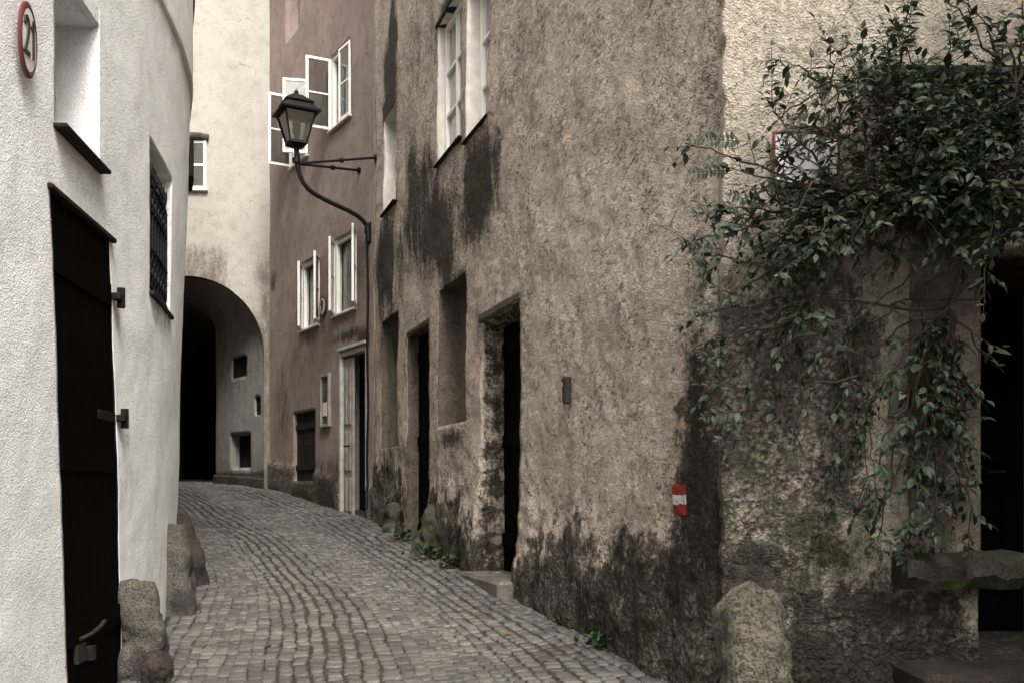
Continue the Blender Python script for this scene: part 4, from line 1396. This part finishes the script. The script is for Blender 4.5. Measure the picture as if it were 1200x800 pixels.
# stone surround: jambs, lintel with drip ledge, upper ledge, boarded gable panel
mb = MB()
zz_ = [1.19, 1.62, 2.12, 2.55, 2.90]
for a, b in zip(zz_[:-1], zz_[1:]):
    mb.box(frP, 2.005 + random.uniform(-.006, .006), 2.357, -.08, .055 + random.uniform(-.004, .004), a + .003, b - .003, 0, .012)
mb.box(frP, 3.225, 3.45, -.08, .055, .72, 2.90, 0, .012)
mb.build('door_surround', M['jamb'], ph)
mb = MB()
mb.box(frP, 1.93, 3.45, -.08, .07, 2.905, 3.03, 0, .012)
mb.box(frP, 1.89, 3.45, -.08, .16, 3.033, 3.11, 0, .015)
mb.build('lintel', M['ledge'], ph)
mb = MB(); mb.box(frP, 1.76, 3.45, -.08, .15, 3.64, 3.70, 0, .015); mb.box(frP, 1.82, 3.45, -.08, .09, 3.57, 3.637, 0, .012); mb.build('cornice', M['ledge'], ph)
mb = MB()
for k in range(7):                          # slanting boards of the gable panel
    a0 = 2.42 + k * .22
    vs = []
    for b in (.0, .05):
        for (a, c) in ((min(a0 + .004, 3.44), 3.84), (min(a0 + .212, 3.445), 3.84), (a0 + .212 + .75, 4.7), (a0 + .004 + .75, 4.7)):
            vs.append(frP.p(min(a, 3.45), b + .003 * (k % 2), c))
    mb.add(vs, [(0, 1, 2, 3), (4, 5, 6, 7), (0, 1, 5, 4), (1, 2, 6, 5), (2, 3, 7, 6), (3, 0, 4, 7)])
mb.build('gable_boards', M['pink'], ph)
# stone bench in front of the jamb and the step below
bench_top = EYE - (650 - HY) * 4.86 / F
mb = MB()
N = 60
rings = []
for k in range(N + 1):
    a = 1.92 + (2.50 - 1.92) * k / N
    q = np.array([[a, 0, 0]])
    j = float(fbm(q, 7, 4, 91)[0]) * .05
    rings.append([frP.p(a, b, c + j * .6) for b, c in ((-.05, bench_top - .16), (.16 - j, bench_top - .17 - j * .5), (.22 + j, bench_top - .11 + j * .4), (.215 - j * .5, bench_top - .03 + j), (.17 + j, bench_top + j * .3), (.1, bench_top + .012 - j * .3), (-.05, bench_top + .01))])
mb.rings(rings)
mb.build('stone_bench', M['ledge'], ph)
mb = MB(); mb.box(frP, 1.93, 3.4, -.05, .42, .3, .745, 0, .03); mb.build('doorstep', M['granite_dark'], ph)
# unseen side wall and roof, added to shade the court's lower right
shade_wing = Wall([(3.5, 5.02), (3.56, -3)], 1, 0)
build_wall(shade_wing, 'wall', [M['pale'], M['jamb'], M['black']], ph, 0, shade_wing.L, -.6, 8.0, 8.0, .3, [], lambda P, S, Z: fbm(P, .9, 3, 95) * .02, seed=9, yref=5)
plain_roof(ph, Pw, 0.0, Pw.L, 8.0, .35, 4.0, 2.2)
plain_roof(ph, shade_wing, 0.0, shade_wing.L, 8.0, .35, 3.0, 1.8)  # roof over the added shading wall

# red bordered sign
sg = thing('street_sign', (1.475, 5.0, 3.13), 'white rectangular sign with red border half hidden by climber leaves', 'sign')
fs_ = Fr((0, 4.995, 0), (1, 0, 0), (0, -1, 0))
mb = MB(); frame_bars(mb, fs_, 1.306, 1.644, 3.125, 3.40, -.008, .012, .014); mb.box(fs_, 1.40, 1.43, -.06, -.006, 3.2, 3.3); mb.box(fs_, 1.53, 1.56, -.06, -.006, 3.2, 3.3); mb.build('border', M['signred'], sg)
mb = MB(); mb.box(fs_, 1.319, 1.631, -.006, .006, 3.138, 3.387); mb.build('panel', M['signwhite'], sg)
mb = MB()
for (x0_, z0_, an_, l_) in ((1.405, 3.315, -.9, .05), (1.44, 3.30, .8, .05), (1.425, 3.275, -.5, .045)):
    f3 = Fr((x0_, 4.988, z0_), (math.cos(an_), 0, math.sin(an_)), (0, -1, 0), 1, (-math.sin(an_), 0, math.cos(an_)))
    mb.box(f3, 0, l_, 0, .003, -.005, .005)
mb.build('mark', M['blueink'], sg)
# bell box
bb = thing('bell_box', (1.945, 5.0, 1.985), 'small grey bell box with white label on the pale wall among hanging twigs', 'bell box')
fb = Fr((1.945, 5.03, 1.985), (1, 0, 0), (0, -1, 0))
mb = MB(); mb.box(fb, -.042, .042, -.02, .055, 0, .125, 0, .008); mb.box(fb, -.047, .047, -.02, .045, -.012, .03, 0, .006); mb.build('case', M['rust'], bb)
mb = MB(); mb.box(fb, -.012, .034, .054, .058, .072, .112); mb.build('name_label', M['signwhite'], bb)

# ================================================================= CLIMBING PLANT
vine = thing('climbing_plant', (3.16, 4.75, .45), 'dense dark green climbing shrub hanging over the pale house doorway', 'plant')
ST_ = MB(); LV = []; LF = []
def leaf(p, d, up, L, Wd_):
    """ovate pointed leaf, folded along its midrib, tip drooping"""
    if 1.24 < p.x < 1.66 and 3.06 < p.z < 3.44 and p.y < 5.0 and random.random() < .5: return
    d = d.normalized()
    s = d.cross(up)
    if s.length < .05: s = d.cross(Vector((1, .2, 0)))
    s.normalize(); n = s.cross(d).normalized()
    prof = [(0, 0.0), (.18, .33), (.42, .5), (.68, .38), (.88, .15), (1.0, 0.0)]
    b = len(LV)
    fold = random.uniform(.12, .4); droop = random.uniform(.05, .35)
    mid, lft, rgt = [], [], []
    for t_, w_ in prof:
        c = p + d * (L * t_) - n * (droop * L * t_ * t_)
        mid.append(c)
        lft.append(c + s * (Wd_ * w_) + n * (fold * Wd_ * w_))
        rgt.append(c - s * (Wd_ * w_) + n * (fold * Wd_ * w_))
    LV.append(mid[0])
    for k in range(1, 5):
        LV.extend([mid[k], lft[k], rgt[k]])
    LV.append(mid[5])
    I = lambda k, j: b + 1 + (k - 1) * 3 + j
    LF.append((b, I(1, 1), I(1, 0))); LF.append((b, I(1, 0), I(1, 2)))
    for k in range(1, 4):
        LF.append((I(k, 0), I(k, 1), I(k + 1, 1), I(k + 1, 0)))
        LF.append((I(k, 2), I(k, 0), I(k + 1, 0), I(k + 1, 2)))
    LF.append((I(4, 0), I(4, 1), b + 13)); LF.append((I(4, 2), I(4, 0), b + 13))

def wp(px, py, dep):      # point on the plant, at its own distance in front of the wall
    y = 5.0 - dep
    return Vector(((px - CX) * y / F, y, EYE + (HY - py) * y / F))
def rv(s=1.0):
    return Vector((random.gauss(0, s), random.gauss(0, s), random.gauss(0, s)))
def twig(p0, d, L, sag, dens=.034, lsize=.066, r0=.0026):
    n = max(3, int(L / .04))
    p = p0.copy(); d = d.normalized(); pts = [p.copy()]
    for k in range(n):
        d = (d + Vector((0, 0, -sag * .04 / .1)) * .35 + rv(.06)).normalized()
        p = p + d * (L / n)
        if p.y > 4.97: p.y = 4.97 - random.uniform(0, .02)
        pts.append(p.copy())
    ST_.tube(pts, [r0 * (1 - .6 * k / n) for k in range(n + 1)], 4, cap=False)
    nl = max(2, int(L / dens)); sd = 1
    for k in range(nl + 1):
        t_ = (k + .5) / (nl + 1); f = t_ * n; i = min(int(f), n - 1)
        q = pts[i].lerp(pts[i + 1], f - i)
        dd = (pts[i + 1] - pts[i]).normalized()
        side = dd.cross(Vector((0, 0, 1)))
        if side.length < .15: side = dd.cross(Vector((0, 1, 0)))
        side.normalize(); sd = -sd
        ld = (dd * random.uniform(.35, .9) + side * sd * random.uniform(.6, 1.1) + Vector((0, 0, -.25)) + rv(.22))
        up = (Vector((0, -.55, 1)) + rv(.35)).normalized()
        L2 = lsize * random.choice((random.uniform(.45, .9), random.uniform(.8, 1.35))) * (1 - .3 * t_)
        leaf(q, ld, up, L2, L2 * random.uniform(.46, .6))
    L2 = lsize * .8
    leaf(pts[-1], (pts[-1] - pts[-2]), (Vector((0, -.5, 1)) + rv(.2)).normalized(), L2, L2 * .5)

def shoot(p0, p1, bow, dens=1.0, tw=(.08, .26), start=.2, r0=.007, sag=.3, lsize=.066, tip=True):
    """a woody shoot from p0 to p1 with leafy side twigs"""
    L = (p1 - p0).length
    n = max(6, int(L / .06))
    c = (p0 + p1) / 2 + bow
    pts = []
    wob = [rv(.012) for _ in range(n + 1)]
    for k in range(n + 1):
        t_ = k / n
        q = p0 * (1 - t_) ** 2 + c * 2 * t_ * (1 - t_) + p1 * t_ ** 2 + wob[k] * (0 if k in (0, n) else 1)
        if q.y > 4.96: q.y = 4.96
        pts.append(q)
    ST_.tube(pts, [r0 * (1 - .75 * k / n) + .0015 for k in range(n + 1)], 6, cap=False)
    m = max(2, int(L / .055 * dens))
    for k in range(m):
        t_ = start + (1 - start) * (k + random.random()) / m
        f = t_ * n; i = min(int(f), n - 1)
        q = pts[i].lerp(pts[i + 1], f - i)
        dd = (pts[i + 1] - pts[i]).normalized()
        sd = rv(1); sd = sd - dd * sd.dot(dd)
        if sd.length < .01: continue
        sd.normalize(); sd.y -= .25
        twig(q, dd * random.uniform(.3, .9) + sd * .8 + Vector((0, 0, .12)), random.uniform(*tw) * (1.1 - .45 * t_), sag, lsize=lsize)
    if tip:
        dd = (pts[-1] - pts[-3]).normalized()
        twig(pts[-2], dd, .14, sag, .024, lsize * .95)

# trunk and main limbs rooted beside the doorway
trunk = [Vector((3.30, 4.80, .30)), Vector((3.27, 4.74, .9)), Vector((3.30, 4.72, 1.6)), Vector((3.20, 4.70, 2.3)), Vector((3.08, 4.72, 2.9)), Vector((2.9, 4.74, 3.3))]
ST_.tube(trunk, [.06, .052, .046, .04, .034, .022], 10)
hubs = {}
for nm, px, py, dp_ in (('a', 1150, 215, .32), ('b', 1070, 200, .30), ('c', 1110, 360, .22), ('d', 1190, 100, .3), ('e', 1000, 250, .28), ('f', 960, 350, .25), ('g', 1040, 130, .28)):
    hubs[nm] = wp(px, py, dp_)
for a, b, r in (('T', 'a', .018), ('a', 'b', .013), ('a', 'd', .011), ('b', 'e', .009), ('b', 'g', .009), ('a', 'c', .011), ('c', 'f', .008), ('e', 'f', .006)):
    p0 = trunk[4] if a == 'T' else hubs[a]
    p1 = hubs[b]
    m_ = (p0 + p1) / 2 + rv(.04)
    ST_.tube([p0, p0.lerp(m_, .6) + rv(.01), m_, m_.lerp(p1, .5) + rv(.01), p1], [r, r * .95, r * .9, r * .85, r * .75], 7)
SH = [  # hub, tip px, tip py, depth, density
    ('e', 803, 168, .16, .75), ('e', 868, 200, .15, 1.0), ('e', 800, 290, .22, 1.0), ('f', 812, 372, .20, .8), ('f', 832, 300, .25, 1.0), ('e', 845, 245, .2, 1.0),
    ('f', 836, 420, .15, .55), ('f', 830, 470, .14, .5), ('f', 848, 512, .14, .5), ('f', 900, 490, .16, .8), ('f', 940, 525, .15, .7), ('f', 880, 440, .18, .7),
    ('g', 968, 85, .20, 1.2), ('g', 1000, 60, .22, 1.2), ('g', 1062, 6, .24, 1.4), ('g', 1045, 40, .26, 1.3), ('d', 1108, -10, .2, .9), ('d', 1138, 12, .22, .8), ('d', 1165, 30, .24, 1.0), ('d', 1198, 5, .24, .8),
    ('d', 1215, 50, .26, 1.0), ('d', 1130, 80, .3, 1.2), ('g', 985, 120, .22, 1.2), ('g', 940, 150, .2, 1.2), ('g', 1090, 70, .26, 1.1),
    ('c', 1000, 600, .14, .8), ('c', 1030, 628, .16, .8), ('c', 1062, 650, .18, .9), ('c', 1095, 625, .2, .8), ('c', 1130, 590, .2, .8), ('c', 1075, 560, .16, .8), ('c', 1100, 510, .16, .6), ('c', 1128, 470, .2, .6), ('c', 1010, 500, .16, .7),
    ('c', 985, 430, .18, .8), ('c', 1140, 640, .22, .7), ('c', 1165, 420, .3, .4),
    ('a', 1210, 190, .4, 1.2), ('a', 1205, 260, .42, 1.2), ('a', 1160, 290, .4, 1.1), ('a', 1110, 290, .38, 1.1), ('b', 1050, 300, .3, 1.0), ('b', 1010, 320, .3, 1.0), ('b', 960, 300, .3, 1.1), ('e', 930, 320, .28, 1.2), ('e', 890, 290, .26, 1.2),
    ('e', 870, 340, .25, 1.0), ('f', 920, 400, .2, 1.0), ('f', 960, 430, .2, 1.0), ('b', 1130, 160, .4, 1.4), ('b', 1090, 120, .35, 1.3), ('d', 1170, 140, .4, 1.4), ('a', 1190, 160, .45, 1.3), ('b', 1000, 180, .35, 1.3), ('g', 1010, 100, .3, 1.3), ('e', 940, 220, .3, 1.3), ('e', 910, 180, .22, 1.2),
]
for h, px, py, dp_, dn in SH:
    p1 = wp(px, py, dp_)
    L = (p1 - hubs[h]).length
    drp = Vector((0, -.04, .10 * L if py > 250 else .03 * L)) + rv(.03)
    shoot(hubs[h], p1, drp, dn * (.62 if px < 960 else .85 if px < 1060 else 1.3) * (.75 if py > 380 else 1) * (.6 if py < 100 else 1), (.07, .22), .08, .006, .35)
shoot(hubs['e'], wp(905, 130, .16), Vector((0, 0, .03)), .9)
def spray(p0, d, L, droop=.15, lsize=.058, sp=.021):
    n = int(L / sp); p = p0.copy(); d = d.normalized(); pts = [p.copy()]
    for k in range(n):
        d = (d + Vector((0, 0, -droop * .06)) + rv(.025)).normalized()
        p = p + d * sp; pts.append(p.copy())
        side = d.cross(Vector((.1, -1, .2))); side.normalize()
        for sd in (1, -1):
            if random.random() < .08: continue
            ld = d * random.uniform(.25, .6) + side * sd + Vector((0, -.25, -.18)) + rv(.12)
            L2 = lsize * random.uniform(.75, 1.15) * (1.05 - .55 * k / n)
            leaf(p, ld, (Vector((0, -.75, .8)) + rv(.2)).normalized(), L2, L2 * random.uniform(.42, .52))
    ST_.tube(pts, [.003 * (1 - .6 * k / n) for k in range(n + 1)], 4, cap=False)
    leaf(pts[-1], d, Vector((0, -.7, .7)), lsize * .6, lsize * .28)
for (px, py, dp_, dx, dz, L) in ((905, 128, .16, -.03, 1, .30), (868, 166, .15, -1, .02, .26), (858, 200, .15, -1, .0, .20), (850, 252, .2, -1, .1, .16), (845, 292, .22, -1, .05, .20), (838, 315, .22, -1, .1, .14),
                                 (845, 372, .2, -1, .1, .16), (855, 418, .16, -1, .0, .14), (865, 482, .15, -1, -.1, .17), (872, 515, .15, -1, -.05, .14), (1062, 66, .24, .02, 1, .30), (1044, 90, .24, -.2, 1, .22),
                                 (1012, 92, .22, -.5, .8, .20), (975, 110, .2, -.7, .5, .18), (1128, 62, .2, -.2, 1, .26), (1162, 70, .24, .3, 1, .24), (1195, 60, .25, .1, 1, .24), (945, 150, .2, -.8, .4, .16), (895, 240, .2, -1, .25, .17),
                                 (1020, 590, .16, -.3, -1, .2), (1058, 610, .18, -.1, -1, .18), (1095, 600, .2, .2, -1, .18)):
    spray(wp(px, py, dp_), Vector((dx, random.uniform(-.15, 0), dz)), L)
# long thin woody runners, half bare
for (a, b, d0, d1) in (((1005, 440), (872, 464), .2, .14), ((985, 372), (838, 396), .18, .12), ((930, 465), (835, 447), .15, .12), ((1090, 300), (960, 420), .3, .16), ((1140, 330), (1010, 480), .3, .14), ((1000, 200), (905, 300), .3, .2),
                       ((1110, 400), (1030, 600), .16, .1), ((1080, 420), (1075, 620), .14, .1), ((1120, 395), (1120, 600), .2, .12), ((1130, 300), (1000, 395), .25, .12)):
    shoot(wp(*a, d0), wp(*b, d1), Vector((0, -.04, random.uniform(-.06, .08))), .35, (.06, .14), .3, .0045, .4)
# filling shoots deep in the crown
crown = [(1150, 170, 70, 60), (1100, 210, 90, 60), (1030, 200, 60, 60), (1010, 250, 60, 60), (1180, 230, 50, 60), (1120, 140, 80, 40), (950, 260, 60, 40), (1190, 140, 40, 60), (1090, 180, 80, 60), (980, 130, 40, 40)]
for k in range(165):
    cx_, cy_, rx2, ry2 = crown[k % len(crown)]
    q = random.uniform(0, 6.28); r = math.sqrt(random.random())
    a = wp(cx_ + rx2 * r * math.cos(q), cy_ + ry2 * r * math.sin(q), random.uniform(.08, .5))
    dr = Vector((random.uniform(-1, .4), random.uniform(-.5, .2), random.uniform(-.6, .6))).normalized()
    shoot(a, a + dr * random.uniform(.15, .35), Vector((0, 0, .03)), 1.3, (.05, .16), 0, .0035, .3, .063)
# thin hanging twigs over the jamb
for k in range(15):
    px = random.choice((random.uniform(985, 1025), random.uniform(1060, 1140))); py = random.uniform(340, 430)
    a = wp(px, py, random.uniform(.06, .2))
    b = wp(px + random.uniform(-40, 30), py + random.uniform(90, 220), random.uniform(.05, .2))
    shoot(a, b, Vector((random.uniform(-.05, .05), -.03, .04)), .28, (.05, .12), .2, .003, .6, .058)
print('leaves', len(LV) // 14)
ST_.build('stem', M['stem'], vine, smooth=True, fixn=False)
mb = MB(); mb.v = LV; mb.f = LF; mb.m = [0] * len(LF)
fo = mb.build('foliage', M['leaf'], vine, smooth=False, fixn=False)

# ================================================================= WEEDS AND FALLEN LEAVES
def weed(loc, size, nl, label, seed):
    random.seed(seed)
    global LV, LF
    LV, LF = [], []
    for k in range(nl):
        q = random.uniform(0, 6.28)
        d = Vector((math.cos(q), math.sin(q), random.uniform(.2, 1.6)))
        b = Vector(loc) + Vector((random.gauss(0, size * .35), random.gauss(0, size * .35), random.uniform(0, size * .4)))
        L2 = size * random.uniform(.25, .5)
        leaf(b, d, Vector((0, 0, 1)), L2, L2 * .5)
    LV = [Vector((v.x, v.y, max(v.z, loc[2] - .01))) for v in LV]
    root = thing('weed', loc, label, 'weed', 'weeds at the foot of the brown wall')
    mb = MB(); mb.v = LV; mb.f = LF; mb.m = [0] * len(LF)
    mb.build('leaves', M['weed'], root, fixn=False)
    mb = MB()
    for k in range(4):
        mb.tube([Vector(loc) - Vector((0, 0, .02)), Vector(loc) + rv(size * .2) + Vector((0, 0, size * .4))], .003, 4)
    mb.build('stalk', M['weed'], root)
def by_wall(px, out):
    s = hb(px); x, y = B.pos(s); nx, ny = B.nrm(s)
    return (float(x + nx * out), float(y + ny * out), float(zst(y)) + .0)
weed(by_wall(716, .10), .18, 46, 'broad leafy weed at the wall foot behind two fallen leaves', 1)
weed(by_wall(545, .14), .22, 46, 'weed tuft in the gutter just left of the doorstep', 2)
weed(by_wall(524, .16), .24, 46, 'weed tuft growing right against the nearer mossy guard stone', 3)
weed(by_wall(485, .16), .24, 40, 'weed tuft growing between the two mossy guard stones', 4)
weed(by_wall(667, .08), .10, 20, 'tiny weed in the wall foot right of the doorstep', 5)
random.seed(99)
# dry leaves: one mesh, individually placed copies
def dry_mesh(mat):
    global LV, LF
    LV, LF = [], []
    leaf(Vector((-.02, 0, .006)), Vector((1, 0, .1)), Vector((.1, 0, 1)), .05, .03)
    mb = MB(); mb.v = LV; mb.f = LF; mb.m = [0] * len(LF)
    return mb.build('fallen_leaf', mat, None, fixn=False)
proto = dry_mesh(M['dryleaf']); proto_p = dry_mesh(M['dryleafpale'])
spots = [(315, 651), (328, 666), (344, 666), (265, 667), (376, 711), (375, 727), (425, 698), (315, 757), (523, 661), (595, 743), (300, 700), (352, 690), (410, 740), (460, 690), (395, 665), (288, 640), (340, 640), (470, 770), (640, 775), (560, 700), (240, 700), (505, 735)]
for i, (px, py) in enumerate(spots):
    o = proto if i == 0 else proto.copy()
    if i: COL.objects.link(o)
    g = ground_at(px, py)
    o.location = (g.x, g.y, float(cob_z(np.array([g.x]), np.array([g.y]))[0]) + .002)
    o.rotation_euler = (random.uniform(-.3, .3), random.uniform(-.3, .3), random.uniform(0, 6.28))
    sc = random.uniform(.6, 1.1); o.scale = (sc, sc, sc)
    tag(o, 'small reddish brown dry leaf lying on the cobbles', 'leaf', 'reddish fallen leaves on the cobbles')
for i, (px, py) in enumerate([(722, 762), (737, 766)]):
    o = proto_p if i == 0 else proto_p.copy()
    if i: COL.objects.link(o)
    g = ground_at(px, py)
    o.location = (g.x, g.y, float(cob_z(np.array([g.x]), np.array([g.y]))[0]) + .006)
    o.rotation_euler = (.1, .2 - .4 * i, .4 + 1.9 * i); o.scale = (1.5, 1.7, 1.5)
    tag(o, 'pale curled dry leaf of a pair below the broad weed by the wall', 'leaf', 'pair of pale fallen leaves by the wall')

# ================================================================= LIGHT
world = bpy.data.worlds.new('World'); scene.world = world
world.use_nodes = True
nt = world.node_tree
bg = nt.nodes['Background']
sky = nt.nodes.new('ShaderNodeTexSky'); sky.sky_type = 'NISHITA'; sky.sun_disc = False
SUN_AZ, SUN_EL = R(18), R(52)        # azimuth measured from straight behind the camera towards the right
sx_, sy_, sz_ = math.sin(SUN_AZ) * math.cos(SUN_EL), -math.cos(SUN_AZ) * math.cos(SUN_EL), math.sin(SUN_EL)
sky.sun_elevation = SUN_EL
sky.sun_rotation = math.atan2(sx_, sy_)
sky.air_density = 1.6; sky.dust_density = 5.0; sky.ozone_density = 1.0
hs = nt.nodes.new('ShaderNodeHueSaturation'); hs.inputs['Saturation'].default_value = .18
nt.links.new(sky.outputs[0], hs.inputs['Color'])
mul = nt.nodes.new('ShaderNodeMix'); mul.data_type = 'RGBA'; mul.blend_type = 'MULTIPLY'
mul.inputs[0].default_value = 1.0; mul.inputs[7].default_value = (1.0, .962, .932, 1)
nt.links.new(hs.outputs[0], mul.inputs[6])
nt.links.new(mul.outputs[2], bg.inputs['Color'])
bg.inputs['Strength'].default_value = .115
sl = bpy.data.lights.new('sun', 'SUN'); sl.energy = 1.5; sl.angle = R(22); sl.color = (1, .945, .89)
so = bpy.data.objects.new('sun', sl); COL.objects.link(so)
so.rotation_euler = Vector((-sx_, -sy_, -sz_)).to_track_quat('-Z', 'Y').to_euler()

# ================================================================= CAMERA
cam = bpy.data.cameras.new('camera')
cam.sensor_width = 36; cam.sensor_fit = 'HORIZONTAL'
cam.lens = F / 1200 * 36
cam.shift_y = (HY - 400) / 1200
cam.clip_start = .05; cam.clip_end = 500
co = bpy.data.objects.new('camera', cam); COL.objects.link(co)
co.location = (0, 0, EYE); co.rotation_euler = (R(90), 0, 0)
scene.camera = co
scene.render.resolution_x, scene.render.resolution_y = 1024, 682
scene.view_settings.view_transform = 'Standard'
scene.view_settings.look = 'None'
scene.view_settings.exposure = 1.82
scene.view_settings.gamma = 1.0
scene.cycles.use_denoising = True
scene.cycles.max_bounces = 5
scene.cycles.transparent_max_bounces = 12
